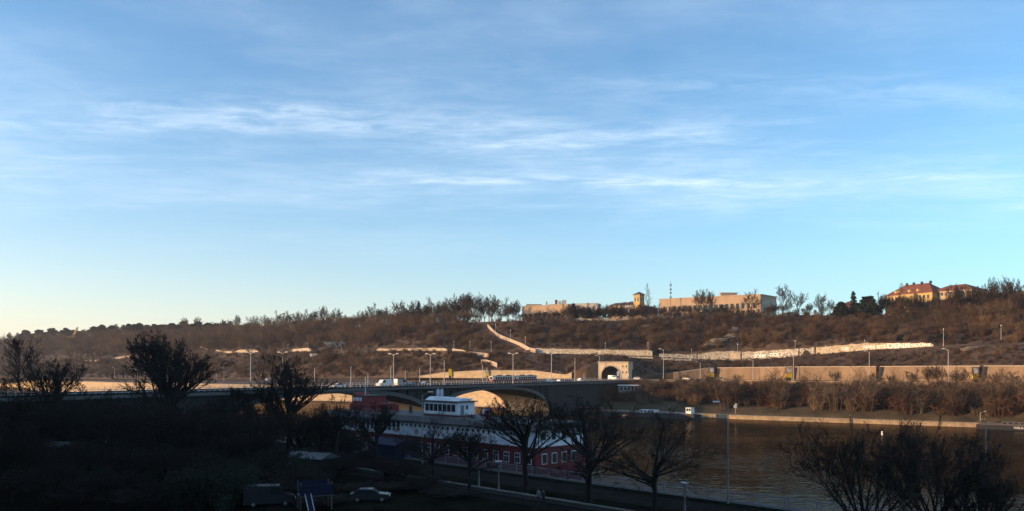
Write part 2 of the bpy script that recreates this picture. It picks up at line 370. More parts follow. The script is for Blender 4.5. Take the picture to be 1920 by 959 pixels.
M_brush3 = brush_mat('dry_reed', [(0.085, 0.0553, 0.0272), (0.136, 0.0935, 0.0493), (0.187, 0.1318, 0.0723)])
M_twigh = brush_mat('hill_twigs', [(0.045, 0.0324, 0.0234), (0.0765, 0.054, 0.0378), (0.108, 0.0765, 0.0522), (0.144, 0.1035, 0.0702)])
def segs_mesh(name, S, nside):
    """S: array n x 8 (p0 p1 r0 r1) to a mesh of open tapered tubes (nside 2 = flat ribbon)"""
    S = np.asarray(S, dtype=np.float64); n = len(S)
    p0, p1, r0, r1 = S[:, :3], S[:, 3:6], S[:, 6:7], S[:, 7:8]
    d = p1 - p0; L = np.linalg.norm(d, axis=1, keepdims=True); d = d / np.maximum(L, 1e-6)
    ref = np.where(np.abs(d[:, 2:3]) > 0.9, np.array([[1.0, 0, 0]]), np.array([[0, 0, 1.0]]))
    a = np.cross(d, ref); a /= np.maximum(np.linalg.norm(a, axis=1, keepdims=True), 1e-6); b = np.cross(d, a)
    ang0 = np.linspace(0.3, 0.3 + 9 * n, n)[:, None] if nside == 2 else np.zeros((n, 1))
    V = np.zeros((n, 2, nside, 3))
    for k in range(nside):
        t = ang0 + 2 * math.pi * k / nside
        o = a * np.cos(t) + b * np.sin(t)
        V[:, 0, k] = p0 + o * r0; V[:, 1, k] = p1 + o * r1
    base = (np.arange(n) * 2 * nside)[:, None]
    if nside == 2: F = (base + np.array([[0, 1, 3, 2]])).reshape(-1, 4)
    else:
        q = np.array([[k, (k + 1) % nside, nside + (k + 1) % nside, nside + k] for k in range(nside)])
        F = (base[:, None, :] + q[None]).reshape(-1, 4)
    return mesh_np(name, V.reshape(-1, 3), F)
def mesh_np(name, V, F):
    me = bpy.data.meshes.new(name); nv, nf = len(V), len(F); k = F.shape[1]
    me.vertices.add(nv); me.vertices.foreach_set('co', np.ascontiguousarray(V, dtype=np.float32).ravel())
    me.loops.add(nf * k); me.loops.foreach_set('vertex_index', np.ascontiguousarray(F, dtype=np.int32).ravel())
    me.polygons.add(nf); me.polygons.foreach_set('loop_start', np.arange(0, nf * k, k, dtype=np.int32))
    me.update(calc_edges=True); me.validate()
    return me
def join_np(name, parts):
    Vs, Fs, o = [], [], 0
    for me in parts:
        v = np.zeros(len(me.vertices) * 3, dtype=np.float32); me.vertices.foreach_get('co', v)
        f = np.zeros(len(me.loops), dtype=np.int32); me.loops.foreach_get('vertex_index', f)
        Vs.append(v.reshape(-1, 3)); Fs.append(f.reshape(-1, 4) + o); o += len(v) // 3
        bpy.data.meshes.remove(me)
    return mesh_np(name, np.vstack(Vs), np.vstack(Fs))

def grow(seed, H, trunk_h, r0, spread=0.9, nmain=7, depth=4, kids=(6, 5, 4, 3), up=0.25, twig=0.012, ratio=0.58, apical=0.0, crooked=0.18, main_len=None, angs=(0.45, 0.95), low=None):
    """a bare broadleaf tree of height about H: returns (trunk segments, branch segments)"""
    r = random.Random(seed); T, Bs = [], []
    def branch(p, d, L, rad, lev):
        nseg = 4 if lev <= 1 else (3 if lev == 2 else 2)
        pts = [(p.copy(), rad)]; q = p.copy(); dd = d.copy()
        for i in range(nseg):
            dd = (dd + Vector((r.gauss(0, crooked), r.gauss(0, crooked), r.gauss(0, crooked) + up * 0.30))).normalized()
            q = q + dd * (L / nseg); pts.append((q.copy(), max(rad * (1 - 0.75 * (i + 1) / nseg), twig)))
        for (a, ra), (c, rc) in zip(pts[:-1], pts[1:]):
            (T if lev == 0 else Bs).append((*a, *c, ra, rc))
        if lev >= depth: return
        nk = kids[min(lev, len(kids) - 1)]
        for i in range(nk):
            t = 0.28 + 0.72 * (i + r.random() * 0.8) / nk; t = min(t, 0.99)
            k = min(int(t * nseg), nseg - 1); f = t * nseg - k
            a, ra = pts[k]; c, rc = pts[k + 1]; s = a.lerp(c, f)
            base = (c - a).normalized(); w = Vector((r.gauss(0, 1), r.gauss(0, 1), r.gauss(0, 1))); w = (w - base * w.dot(base)).normalized()
            ang = r.uniform(*angs); nd = (base * math.cos(ang) + w * math.sin(ang) + Vector((0, 0, up * 0.4))).normalized()
            branch(s, nd, L * ratio * r.uniform(0.7, 1.2) * (1.15 - 0.45 * t), max(lerp(ra, rc, f) * 0.62, twig), lev + 1)
    # trunk
    p = Vector((0, 0, -0.3)); n = 4; pts = [p]
    for i in range(n):
        p = p + Vector((r.gauss(0, .04) * trunk_h / n, r.gauss(0, .04) * trunk_h / n, (trunk_h + 0.3) / n)); pts.append(p.copy())
    for i in range(n):
        T.append((*pts[i], *pts[i + 1], r0 * (1.25 - 0.3 * i / n) if i == 0 else r0 * (1 - 0.25 * i / n), r0 * (1 - 0.25 * (i + 1) / n)))
    top = pts[-1]; Lm = main_len or (H - trunk_h)
    for i in range(nmain):
        az = 2 * math.pi * (i + r.uniform(-.3, .3)) / nmain; tilt = spread * r.uniform(0.45, 1.05)
        if apical and i == 0: tilt = 0.05
        d = Vector((math.cos(az) * math.sin(tilt), math.sin(az) * math.sin(tilt), math.cos(tilt)))
        s = pts[-1].lerp(pts[-2], r.random() * 0.9)
        L = Lm * r.uniform(0.72, 1.0) * (1.0 if not apical or i == 0 else 0.72)
        if low is not None and i:      # limbs leave the trunk at many heights, the lower ones longer
            f = low + (1 - low) * ((i + r.random()) / nmain) ** .8; s = Vector((top.x * f, top.y * f, trunk_h * min(f, 1))); L = Lm * r.uniform(.85, 1.1) * (1.25 - .5 * f)
        n0 = len(T); branch(s, d, L, r0 * (0.62 if i else 0.75) * r.uniform(0.7, 1), 0)
    return T, Bs
def excurrent(seed, H, r0, width, nb=46, kids=(7, 4), up=0.5, twig=0.012, base=0.12, ratio=0.5, cone=False):
    """a tree with one straight leader and many ascending side branches"""
    r = random.Random(seed); T, Bs = [], []
    n = 10; pts = [Vector((0, 0, -0.3))]
    for i in range(1, n + 1): pts.append(Vector((r.gauss(0, .01) * H, r.gauss(0, .01) * H, H * i / n)))
    for i in range(n): T.append((*pts[i], *pts[i + 1], max(r0 * (1 - i / n), twig), max(r0 * (1 - (i + 1) / n), twig)))
    def branch(p, d, L, rad, lev):
        q = p.copy(); dd = d.copy(); pp = [q.copy()]; ns = 3
        for i in range(ns):
            dd = (dd + Vector((r.gauss(0, .13), r.gauss(0, .13), r.gauss(0, .1) + up * 0.25))).normalized(); q = q + dd * L / ns; pp.append(q.copy())
            Bs.append((*pp[-2], *pp[-1], max(rad * (1 - .28 * i), twig), max(rad * (1 - .28 * (i + 1)), twig)))
        if lev >= len(kids): return
        for i in range(kids[lev]):
            t = 0.2 + 0.8 * r.random(); k = min(int(t * ns), ns - 1); s = pp[k].lerp(pp[k + 1], t * ns - k)
            b0 = (pp[k + 1] - pp[k]).normalized(); w = Vector((r.gauss(0, 1), r.gauss(0, 1), r.gauss(0, .7))); w = (w - b0 * w.dot(b0)).normalized()
            ang = r.uniform(0.4, 0.8); branch(s, (b0 * math.cos(ang) + w * math.sin(ang)).normalized(), L * ratio * r.uniform(.6, 1.1), rad * 0.5, lev + 1)
    for i in range(nb):
        t = base + (1 - base) * (i + r.random()) / nb * 0.97; z = H * t
        k = min(int(t * n), n - 1); s = pts[k].lerp(pts[k + 1], t * n - k)
        az = r.random() * 6.283; ang = lerp(1.05, 0.45, t) * r.uniform(.8, 1.15)
        L = width * ((0.35 + 0.75 * math.sin(math.pi * min(1, 0.25 + t * 0.72))) if not cone else (1.25 - 1.05 * t) * min(1, .45 + 2.2 * t)) * r.uniform(.75, 1.15) * (1.0 if t < .8 else (1.02 - t) * 4.0 + .2)
        branch(s, Vector((math.cos(az) * math.sin(ang), math.sin(az) * math.sin(ang), math.cos(ang))), L, r0 * 0.34 * (1 - t * .7), 0)
    return T, Bs
def leaves_np(name, pts, size, seed, n_per=1, jit=0.25):
    g = np.random.default_rng(seed); P_ = np.repeat(np.asarray(pts), n_per, axis=0); n = len(P_)
    P_ = P_ + g.normal(0, jit, (n, 3)); a = g.normal(0, 1, (n, 3)); a /= np.linalg.norm(a, axis=1, keepdims=True)
    b = np.cross(a, g.normal(0, 1, (n, 3))); b /= np.linalg.norm(b, axis=1, keepdims=True)
    s = size * g.uniform(0.6, 1.3, (n, 1)); V = np.stack([P_ - a * s, P_ - b * s * .5, P_ + a * s, P_ + b * s * .5], 1).reshape(-1, 3)
    return mesh_np(name, V, np.arange(n * 4).reshape(-1, 4))
def tree_meshes(name, T, Bs, buds=0, bud_size=0.06, seed=0, flat=True, thick=0.03):
    tm = segs_mesh(name + '_trunk', T, 6)
    big = [s for s in Bs if s[6] > thick]; small = [s for s in Bs if s[6] <= thick]
    parts = []
    if big: parts.append(segs_mesh('x', big, 4))
    if small: parts.append(segs_mesh('y', small, 2 if flat else 3))
    if buds:
        rr = random.Random(seed); ends = [s[3:6] for s in rr.sample(small, min(buds, len(small)))]
        parts.append(leaves_np('z', ends, bud_size, seed, 2, 0.15))
    cm = join_np(name + '_crown', parts)
    return tm, cm
def make_tree(name, label, cat, T, Bs, mt, mc, loc=(0, 0, 0), group=None, **k):
    tm, cm = tree_meshes(name, T, Bs, **k)
    o = thing(name, label, cat, loc, 0, group)
    link('trunk', tm, mt, o); link('crown', cm, mc, o)
    return o

def conifer(seed, H, W, tiers, base=0.1, droop=0.25, layered=0.0, dense=60):
    """needle tree: trunk segments and needle-clump faces"""
    r = random.Random(seed); T = []; n = 8; pts = [Vector((r.gauss(0, .006) * H, r.gauss(0, .006) * H, H * i / n - .3)) for i in range(n + 1)]
    for i in range(n): T.append((*pts[i], *pts[i + 1], H * .02 * (1 - i / n) + .03, H * .02 * (1 - (i + 1) / n) + .03))
    C = []
    for i in range(tiers):
        t = base + (1 - base) * (i + r.uniform(-.2, .2)) / tiers; z = H * t
        for k in range(r.randint(4, 7)):
            az = r.random() * 6.283
            Wt = W * ((1 - t) ** 0.75 * 0.95 + 0.06) if not layered else W * (math.sin(math.pi * min(1, .25 + .7 * t)) * r.uniform(.5, 1.15))
            L = Wt * r.uniform(.7, 1.1); d = Vector((math.cos(az), math.sin(az), -droop if not layered else r.uniform(-.05, .35)))
            T.append((0, 0, z, d.x * L, d.y * L, z + d.z * L, .06 + .004 * H, .02))
            for q in range(int(dense * L / W) + 4):
                s = (r.random() ** 0.7); w = L * .22 * (1.15 - s)
                C.append((d.x * L * s + r.gauss(0, w), d.y * L * s + r.gauss(0, w), z + d.z * L * s + r.gauss(0, w * (.5 if not layered else .22))))
    return T, C
def make_conifer(name, label, H, W, tiers, seed, loc=(0, 0, 0), group=None, size=0.35, **k):
    T, C = conifer(seed, H, W, tiers, **k)
    o = thing(name, label, 'tree', loc, 0, group)
    link('trunk', segs_mesh(name + '_trunk', T, 5), M_barkh, o)
    link('crown', leaves_np(name + '_crown', C, size, seed, 3, 0.12), M_need, o)
    return o

# ------------------------------------------------------------------ instanced masses
def shrub_mesh(seed, H, W, n, rad, upright=0.5):
    r = random.Random(seed); S = []
    stems = []
    for i in range(n // 6):
        az = r.random() * 6.283; R_ = W * .5 * math.sqrt(r.random())
        lean = r.uniform(0.1, 0.9) * (1.2 - upright)
        b = Vector((math.cos(az) * R_ * .45, math.sin(az) * R_ * .45, -.2)); d = Vector((math.cos(az) * lean, math.sin(az) * lean, 1)).normalized()
        L = H * r.uniform(.55, 1.0); m = b + d * L * .55; e = m + (d + Vector((r.gauss(0, .25), r.gauss(0, .25), .1))).normalized() * L * .45
        S += [(*b, *m, rad * 1.6, rad * 1.2), (*m, *e, rad * 1.2, rad * .7)]
        for k in range(5):
            t = r.uniform(.3, 1); p = b.lerp(m, t * 1.8) if t < .55 else m.lerp(e, (t - .55) / .45)
            w = Vector((r.gauss(0, 1), r.gauss(0, 1), r.gauss(.5, .6))).normalized(); q = p + w * H * r.uniform(.15, .38)
            S.append((*p, *q, rad * .9, rad * .5))
            for j in range(2):
                w2 = (w + Vector((r.gauss(0, .6), r.gauss(0, .6), r.gauss(0.2, .5)))).normalized(); p2 = p.lerp(q, r.uniform(.3, 1)); S.append((*p2, *(p2 + w2 * H * r.uniform(.1, .22)), rad * .7, rad * .4))
    return segs_mesh('shrub', S, 2)
def instance_mass(name, pts, scales, rots, picks, srcs, m_list, label, parent=None):
    """one mass object: thousands of copies of a few shrub meshes, set on points by geometry nodes"""
    V = np.asarray(pts, dtype=np.float32); me = bpy.data.meshes.new(name); me.vertices.add(len(V)); me.vertices.foreach_set('co', V.ravel())
    for nm, ty, arr in (('s', 'FLOAT', scales), ('r', 'FLOAT', rots), ('k', 'INT', picks)):
        a = me.attributes.new(nm, ty, 'POINT'); a.data.foreach_set('value', np.asarray(arr, dtype=np.int32 if ty == 'INT' else np.float32))
    o = tag(link(name, me), label, kind='stuff')
    ng = bpy.data.node_groups.new(name, 'GeometryNodeTree')
    ng.interface.new_socket('Geometry', in_out='INPUT', socket_type='NodeSocketGeometry'); ng.interface.new_socket('Geometry', in_out='OUTPUT', socket_type='NodeSocketGeometry')
    N = ng.nodes; gi, go = N.new('NodeGroupInput'), N.new('NodeGroupOutput'); jn = N.new('GeometryNodeJoinGeometry')
    def attr(nm, ty):
        a = N.new('GeometryNodeInputNamedAttribute'); a.data_type = ty; a.inputs[0].default_value = nm; return a.outputs[0]
    for i, src in enumerate(srcs):
        oi = N.new('GeometryNodeObjectInfo'); oi.inputs[0].default_value = src; oi.inputs['As Instance'].default_value = True
        ip = N.new('GeometryNodeInstanceOnPoints'); ng.links.new(gi.outputs[0], ip.inputs['Points']); ng.links.new(oi.outputs['Geometry'], ip.inputs['Instance'])
        cp = N.new('FunctionNodeCompare'); cp.data_type = 'INT'; cp.operation = 'EQUAL'; ng.links.new(attr('k', 'INT'), cp.inputs[2]); cp.inputs[3].default_value = i
        ng.links.new(cp.outputs[0], ip.inputs['Selection']); ng.links.new(attr('s', 'FLOAT'), ip.inputs['Scale'])
        cx = N.new('ShaderNodeCombineXYZ'); ng.links.new(attr('r', 'FLOAT'), cx.inputs[2]); ng.links.new(cx.outputs[0], ip.inputs['Rotation'])
        ng.links.new(ip.outputs[0], jn.inputs[0])
    ng.links.new(jn.outputs[0], go.inputs[0])
    md = o.modifiers.new('scatter', 'NODES'); md.node_group = ng
    return o
def src_obj(name, me, m):
    me.materials.append(m); return bpy.data.objects.new(name, me)      # source shape of a mass, never linked on its own
# ------------------------------------------------------------------ brush and woods on the hill
SH = [src_obj('shrub_source', shrub_mesh(11, 3.6, 4.2, 170, .030), M_brush), src_obj('shrub_source', shrub_mesh(12, 3.0, 4.6, 170, .032, .3), M_brush2),
      src_obj('shrub_source', shrub_mesh(13, 4.6, 3.6, 190, .028, .8), M_twigh), src_obj('shrub_source', shrub_mesh(14, 2.0, 2.8, 120, .03, .4), M_brush3)]
def tall_tree_src(seed, H, m=None):
    T, Bs = grow(seed, H, H * .28, .22, .75, 6, 3, (5, 4, 3), .35, .035, .55)
    return src_obj('tall_source', segs_mesh('tall', T + Bs, 3), m or M_twigh)
TL = [tall_tree_src(21, 12), tall_tree_src(22, 11), tall_tree_src(23, 13, M_brush)]
def scatter(n, cond, seed):
    g = random.Random(seed); out = []
    while len(out) < n:
        x = g.uniform(-330, 2350); t = g.random()
        c = cond(x, t, g)
        if c: out.append(c)
    return out
pts, sca, rot, pk = [], [], [], []
g = random.Random(5)
def put(x, D, s, k, dz=0.0):
    X = (x - 960) / F_PX * D; pts.append((X, D, hill_z(X, D) + dz)); sca.append(s); rot.append(g.random() * 6.28); pk.append(k)
# upper slope: shrubs growing thicker to the crest; area-true sampling along the ray
n_up = 0
while n_up < 6200:
    x = g.uniform(-330, 2300); d0, d1 = GD(x) + 8 * GD(x) / 420, CD(x) + 6
    D = lerp(d0, d1, g.random())
    if g.random() > min(1, 420 * 1.15 / D * 0.9 + 0.1): pass
    if 905 < x < 995:      # keep the stair ramp clear
        yr = np.interp(x, (915, 940, 960, 995), (612, 632, 640, 656)); zz = hill_z((x - 960) / F_PX * D, D); yy = HOR - (zz - CAM_Z) * F_PX / D
        if -9 < yy - yr < 16: n_up += 1; continue
    clump = hnoise(x * 1.7, D * 1.1)
    k = 0 if clump > .35 else (1 if clump < -.35 else g.choice((0, 1, 2)))
    put(x, D, g.uniform(.55, 1.25) * (1 + .25 * clump) * (D / 460) ** .55 * (0.75 if D < d0 + 6 else 1) * (1 if x < 900 else np.interp(d1 - D, (0, 10, 26), (.5, .65, 1))), k); n_up += 1
n_lo = 0
while n_lo < 3800:
    x = g.uniform(-330, 2300); d0, d1 = WD(x) + 4, GD(x) - 1.5
    D = lerp(d0, d1, g.random())
    f = (D - d0) / (d1 - d0)
    put(x, D, g.uniform(.4, .9) * (0.62 if f > .8 and x > 980 and x < 1760 else 1) * (D / 420) ** .7 * (.72 if x > 980 else 1), g.choice((0, 1, 1, 2, 3))); n_lo += 1
instance_mass('hillside_brush', pts, sca, rot, pk, SH, None, 'tangled brown leafless brush covering the whole hillside')
# woods: the far hillside upstream, and the crowded trees on the crest
pts, sca, rot, pk = [], [], [], []
n_w = 0
while n_w < 2300:
    x = g.uniform(-330, 900); f = g.random()
    D = lerp(GD(x) + 30 * GD(x) / 420 * .4, CD(x) + 25, f)
    if x > 700 and f < (x - 700) / 260: n_w += 1; continue
    put(x, D, g.uniform(.5, .95) * (D / 600) ** .25 * (.85 if f > .72 else 1), g.choice((0, 1, 2))); n_w += 1
for i in range(420):
    x = g.uniform(-200, 760); D = lerp(WD(x) + 6, GD(x) - 4, g.random()); put(x, D, g.uniform(.4, .7), g.choice((0, 1, 2)))
for i in range(700):
    x = g.uniform(980, 2300); D = lerp(GD(x) + 14, CD(x) - 4, g.random()); put(x, D, g.uniform(.25, .48), g.choice((0, 1, 2)))
for i in range(260):
    x = g.uniform(1665, 2300); D = CD(x) - g.uniform(-14, 26); put(x, D, g.uniform(.5, .8), g.choice((0, 1, 2)))
instance_mass('hillside_woods', pts, sca, rot, pk, TL, None, 'grey brown leafless woods on the upstream hillside')
# bank slope brush downstream
pts, sca, rot, pk = [], [], [], []
n_b = 0
while n_b < 3400:
    x = g.uniform(1060, 2300); t = g.uniform(.22, .985); D = lerp(fbD(x), RFD(x), t); X = (x - 960) / F_PX * D
    c = hnoise(x * 3.1, D * .6)
    if t < .34 and c < .25: n_b += 1; continue
    hgt = 1.5 if t < .62 else (.8 if t < .85 else .5)
    pts.append((X, D, slope_z(X, D))); sca.append(g.choice((.45, .6, .8, 1.0, 1.3)) * g.uniform(.8, 1.2) * hgt * (1 + .25 * c)); rot.append(g.random() * 6.28); pk.append(1 if c < 0 else g.choice((0, 2, 1, 3))); n_b += 1
instance_mass('bank_brush', pts, sca, rot, pk, SH, None, 'dense bare bushes on the slope above the far quay')
# ------------------------------------------------------------------ more materials
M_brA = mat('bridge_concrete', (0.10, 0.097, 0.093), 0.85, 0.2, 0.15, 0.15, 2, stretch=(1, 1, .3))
M_pole = mat('pole_grey', (0.42, 0.41, 0.39), 0.6, 0.1, 1.0, metal=0.0)
M_poled = mat('pole_dark', (0.10, 0.10, 0.10), 0.6, 0.1, 1.0)
M_white = mat('white_paint', (0.74, 0.74, 0.72), 0.5, 0.06, 0.8)
M_red = mat('red_paint', (0.17, 0.014, 0.016), 0.5, 0.12, 0.8)
M_glass = mat('dark_glass', (0.02, 0.024, 0.028), 0.08, 0.1, 1.0, spec=0.5)
M_black = mat('black_rubber', (0.012, 0.012, 0.012), 0.8, 0.1, 1.0)
M_yel = mat('yellow_box', (0.72, 0.50, 0.02), 0.6, 0.1, 1.0)
M_poster = mat('poster', (0.55, 0.40, 0.34), 0.6, 0.45, 1.6, col2=(0.75, 0.68, 0.60))
M_dark = mat('dark_recess', (0.035, 0.03, 0.026), 0.9, 0.2, 0.5)  # dark colour holding the shade of stair slots, niche and openings
M_tunnel = mat('tunnel_lining', (0.06, 0.05, 0.045), 0.9, 0.2, 0.5)
M_hpale = mat('pale_render', (0.40, 0.29, 0.19), 0.9, 0.10, 0.2, stretch=(1, 1, .4))
M_hyel = mat('yellow_render', (0.44, 0.31, 0.13), 0.9, 0.10, 0.2, stretch=(1, 1, .4))
M_hgrey = mat('grey_render', (0.50, 0.47, 0.43), 0.9, 0.10, 0.2)
M_tile = mat('red_tiles', (0.16, 0.058, 0.038), 0.9, 0.2, 0.4)
M_tiled = mat('dark_roofing', (0.07, 0.055, 0.05), 0.9, 0.2, 0.4)
M_steel = mat('weathered_steel', (0.20, 0.20, 0.20), 0.55, 0.2, 1.0, metal=0.3)

def graffiti_mat(name, base, dens, scale, inks):
    m = bpy.data.materials.new(name); m.use_nodes = True; t = m.node_tree; b = t.nodes['Principled BSDF']; b.inputs['Roughness'].default_value = 0.85
    g = t.nodes.new('ShaderNodeTexCoord')
    mp = t.nodes.new('ShaderNodeMapping'); t.links.new(g.outputs['Object'], mp.inputs[0]); mp.inputs['Scale'].default_value = (1, 1, 0.8)
    prev = None
    for i, (ink, sc_, lo, hi, off) in enumerate(inks):
        n = t.nodes.new('ShaderNodeTexNoise'); n.noise_dimensions = '4D'; n.inputs['W'].default_value = off
        t.links.new(mp.outputs[0], n.inputs['Vector']); n.inputs['Scale'].default_value = sc_ * scale; n.inputs['Detail'].default_value = 2; n.inputs['Distortion'].default_value = 1.6
        r = t.nodes.new('ShaderNodeValToRGB'); t.links.new(n.outputs[0], r.inputs[0]); r.color_ramp.interpolation = 'LINEAR'
        e = r.color_ramp.elements; e[0].position = lo; e[0].color = (0, 0, 0, 1); e[1].position = hi; e[1].color = (1, 1, 1, 1)
        mx = t.nodes.new('ShaderNodeMix'); mx.data_type = 'RGBA'; t.links.new(r.outputs[0], mx.inputs[0]); mx.inputs[7].default_value = (*ink, 1)
        if prev: t.links.new(prev, mx.inputs[6])
        else: mx.inputs[6].default_value = (*base, 1)
        prev = mx.outputs[2]
    t.links.new(prev, b.inputs['Base Color'])
    return m
M_graf = graffiti_mat('graffiti_pale', (0.46, 0.39, 0.27), 1, 1.0, [((0.60, 0.55, 0.44), .5, .48, .56, 1.0), ((0.10, 0.09, 0.08), 1.5, .56, .60, 3.0), ((0.35, 0.22, 0.16), .9, .62, .66, 7.0)])
M_graf2 = graffiti_mat('graffiti_grey', (0.26, 0.24, 0.20), 1, 1.0, [((0.52, 0.49, 0.44), .8, .48, .54, 2.0), ((0.06, 0.06, 0.06), 1.6, .54, .58, 5.0)])
M_graf3 = graffiti_mat('graffiti_stone', (0.38, 0.31, 0.21), 1, 1.0, [((0.52, 0.46, 0.36), .9, .50, .56, 4.0), ((0.16, 0.12, 0.09), 1.2, .57, .62, 9.0)])

def wall_line(name, label, cols, dfun, z0, z1, thick, m, cop=0.25, cat='wall', step=8, mcop=None, group=None):
    """a thick wall following photo columns, with a coping; z0, z1 are functions of the column"""
    xs = np.arange(cols[0], cols[1] + .1, step) if cols[1] - cols[0] > step else np.array(cols)
    if xs[-1] < cols[1]: xs = np.append(xs, cols[1])
    mid = PX(float(xs[len(xs) // 2]), dfun(float(xs[len(xs) // 2])), z0(float(xs[len(xs) // 2])))
    o = thing(name, label, cat, mid, 0, group)
    def body(zlo, zhi, f, bk):
        b = MB(); rings = []
        for x in xs:
            x = float(x); a = PX(x, dfun(x), 0); d = Vector((a.x, a.y, 0)).normalized()
            fr, bk_ = a - d * f, a + d * bk
            rings.append([Vector((fr.x, fr.y, zlo(x))), Vector((fr.x, fr.y, zhi(x))), Vector((bk_.x, bk_.y, zhi(x))), Vector((bk_.x, bk_.y, zlo(x)))])
        for i, rg in enumerate(rings):
            b.v += [tuple(p - mid) for p in rg]
            if i:
                q = 4 * (i - 1); b.f += [(q + k, q + (k + 1) % 4, q + 4 + (k + 1) % 4, q + 4 + k) for k in range(4)]
        b.f += [(0, 1, 2, 3), tuple(len(b.v) - 4 + k for k in (3, 2, 1, 0))]
        return b
    body(z0, z1, 0, thick).build('wall_face', m, o)
    if cop: body(z1, lambda x: z1(x) + cop, .12, thick + .1).build('coping', mcop or M_cop, o)
    return o

# retaining wall along the embankment road, in bays split by dark stair slots
slots = [1342, 1487.5, 1646, 1840]
edges = [1262, 1341, 1345, 1486, 1490, 1643, 1650, 1837, 1844, 2080]
names = ['stone retaining wall bay tapering out beside the tunnel end of the road', 'brown retaining wall bay between the first two wall slots past the tunnel', 'brown retaining wall bay with thorny trees in front of its middle',
         'long brown retaining wall bay behind the row of roadside trees', 'brown retaining wall bay running on beyond the last yellow box']
for i in range(5):
    wall_line('retaining_wall', names[i], (edges[2 * i], edges[2 * i + 1]), WD, ZR, lambda x: TZ(x), 0.9, M_wall, 0.3, group='retaining wall bays along the embankment road')
for k, (a, c) in enumerate(((1341, 1345), (1486, 1490), (1643, 1650), (1837, 1844))):
    o = thing('wall_stair', ['dark stair slot beside the first yellow box past the tunnel', 'dark stair slot beside the yellow box with a pink poster', 'dark stair slot without a yellow box next to it', 'dark stair slot beside the yellow box behind roadside trees'][k], 'stairs', PX(a, WD(a), 14), 0, 'stair slots in the retaining wall')
    p0, p1 = PX(a, WD(a), 14) , PX(c, WD(c), 14); d = (p1 - p0); inn = Vector((p0.x, p0.y, 0)).normalized()
    b = MB()
    for j in range(18):
        q = Vector((0, 0, j * .34)); b.prism([q + inn * (.10 * j - .4), q + d + inn * (.10 * j - .4), q + d + inn * 2.4, q + inn * 2.4], (0, 0, .34))
    b.build('steps', M_dark, o)
    b = MB(); top = TZ(a) - 14
    b.prism([d * 1.0 + Vector((0, 0, 0)) - inn * .5, d * 1.05 - inn * .5, d * 1.9 + Vector((0, 0, top)) - inn * .5, d + Vector((0, 0, top)) - inn * .5], inn * .45)
    b.build('shade_wedge', M_concd, o)  # dark wedge standing in for the shade of the wall step
def ad_box(x, D, label, w=2.6, h=5.2, poster=True, z=None):
    z = ZR(x) + 1.1 if z is None else z
    p = PX(x, D, z); o = thing('advertising_box', label, 'billboard', p, 0, 'yellow boxes along the embankment wall')
    MB().b2((-w / 2, -.3, .3), (w / 2, .3, 2.2)).build('yellow_base', M_yel, o)
    if poster:
        MB().b2((-w / 2, -.3, 2.25), (w / 2, .3, h)).build('frame', M_concd, o)
        MB().b2((-w / 2 + .25, -.34, 2.5), (w / 2 - .25, -.302, h - .25)).build('poster', M_poster, o)
    else: MB().b2((-w / 2, -.3, 2.2), (w / 2, .3, h)).build('yellow_panel', M_yel, o)
    MB().b2((-w / 2 + .2, -.2, -1.2), (w / 2 - .2, .2, .3)).build('foot', M_concd, o)
    return o
ad_box(1334, WD(1334) - .9, 'yellow based poster box beside the first stair slot past the tunnel')
ad_box(1478.5, WD(1478) - .9, 'yellow based box with pink poster on the retaining wall')
ad_box(1829, WD(1829) - .9, 'yellow based box on the wall behind roadside trees', w=2.4)
ad_box(844, WD(844) - 1.2, 'all yellow upright box on the wall behind the bridge railing', w=1.7, h=4.2, poster=False)
ad_box(913, WD(913) - 1.2, 'slim yellow box on the wall behind the red tram front', w=1.6, h=4.0, poster=True)
# wall above the bridge end, upstream of the tunnel
wall_line('retaining_wall', 'sunlit sandy retaining wall rising behind the bridge deck', (786, 1072), WD, ZR, lambda x: TZ(x), 0.9, M_stone, 0.3, step=6)
# upstream embankment wall on the water
def fbline(i0, i1, z0, z1, f, bk, mid):
    b = MB(); rings = []
    for i in range(i0, i1 + 1):
        a, c = fb_off(i, -f), fb_off(i, bk)
        rings.append([Vector((a.x, a.y, z0)), Vector((a.x, a.y, z1)), Vector((c.x, c.y, z1)), Vector((c.x, c.y, z0))])
    for i, rg in enumerate(rings):
        b.v += [tuple(p - mid) for p in rg]
        if i: q = 4 * (i - 1); b.f += [(q + k, q + (k + 1) % 4, q + 4 + (k + 1) % 4, q + 4 + k) for k in range(4)]
    b.f += [(0, 1, 2, 3), tuple(len(b.v) - 4 + k for k in (3, 2, 1, 0))]
    return b
mid = Vector((-80, 462, 0)); o = thing('embankment_wall', 'golden sunlit river wall seen through the bridge arches', 'wall', mid)
fbline(0, FBi, -2.5, 9.2, 0, 3, mid).build('wall_face', M_stone, o)
fbline(0, FBi, 7.0, 7.35, .25, 0.1, mid).build('string_course', M_cop, o)
fbline(0, FBi, 9.2, 9.5, .2, 3.1, mid).build('coping', M_cop, o)
fbline(0, FBi, 0.3, 1.1, .9, 0.1, mid).build('ledge', M_cop, o)
A = [fb_off(i, 3.05) + Vector((0, 0, 9.3)) for i in range(0, FBi + 1)]
B = [PX(colx(p), RFD(min(max(colx(p), -400), 1080)) + 0.3, ZR(max(colx(p), -400)) - .01) for p in A]
ribbon('road_verge', A, B, M_soil, 'earth verge between the river wall and the embankment road')
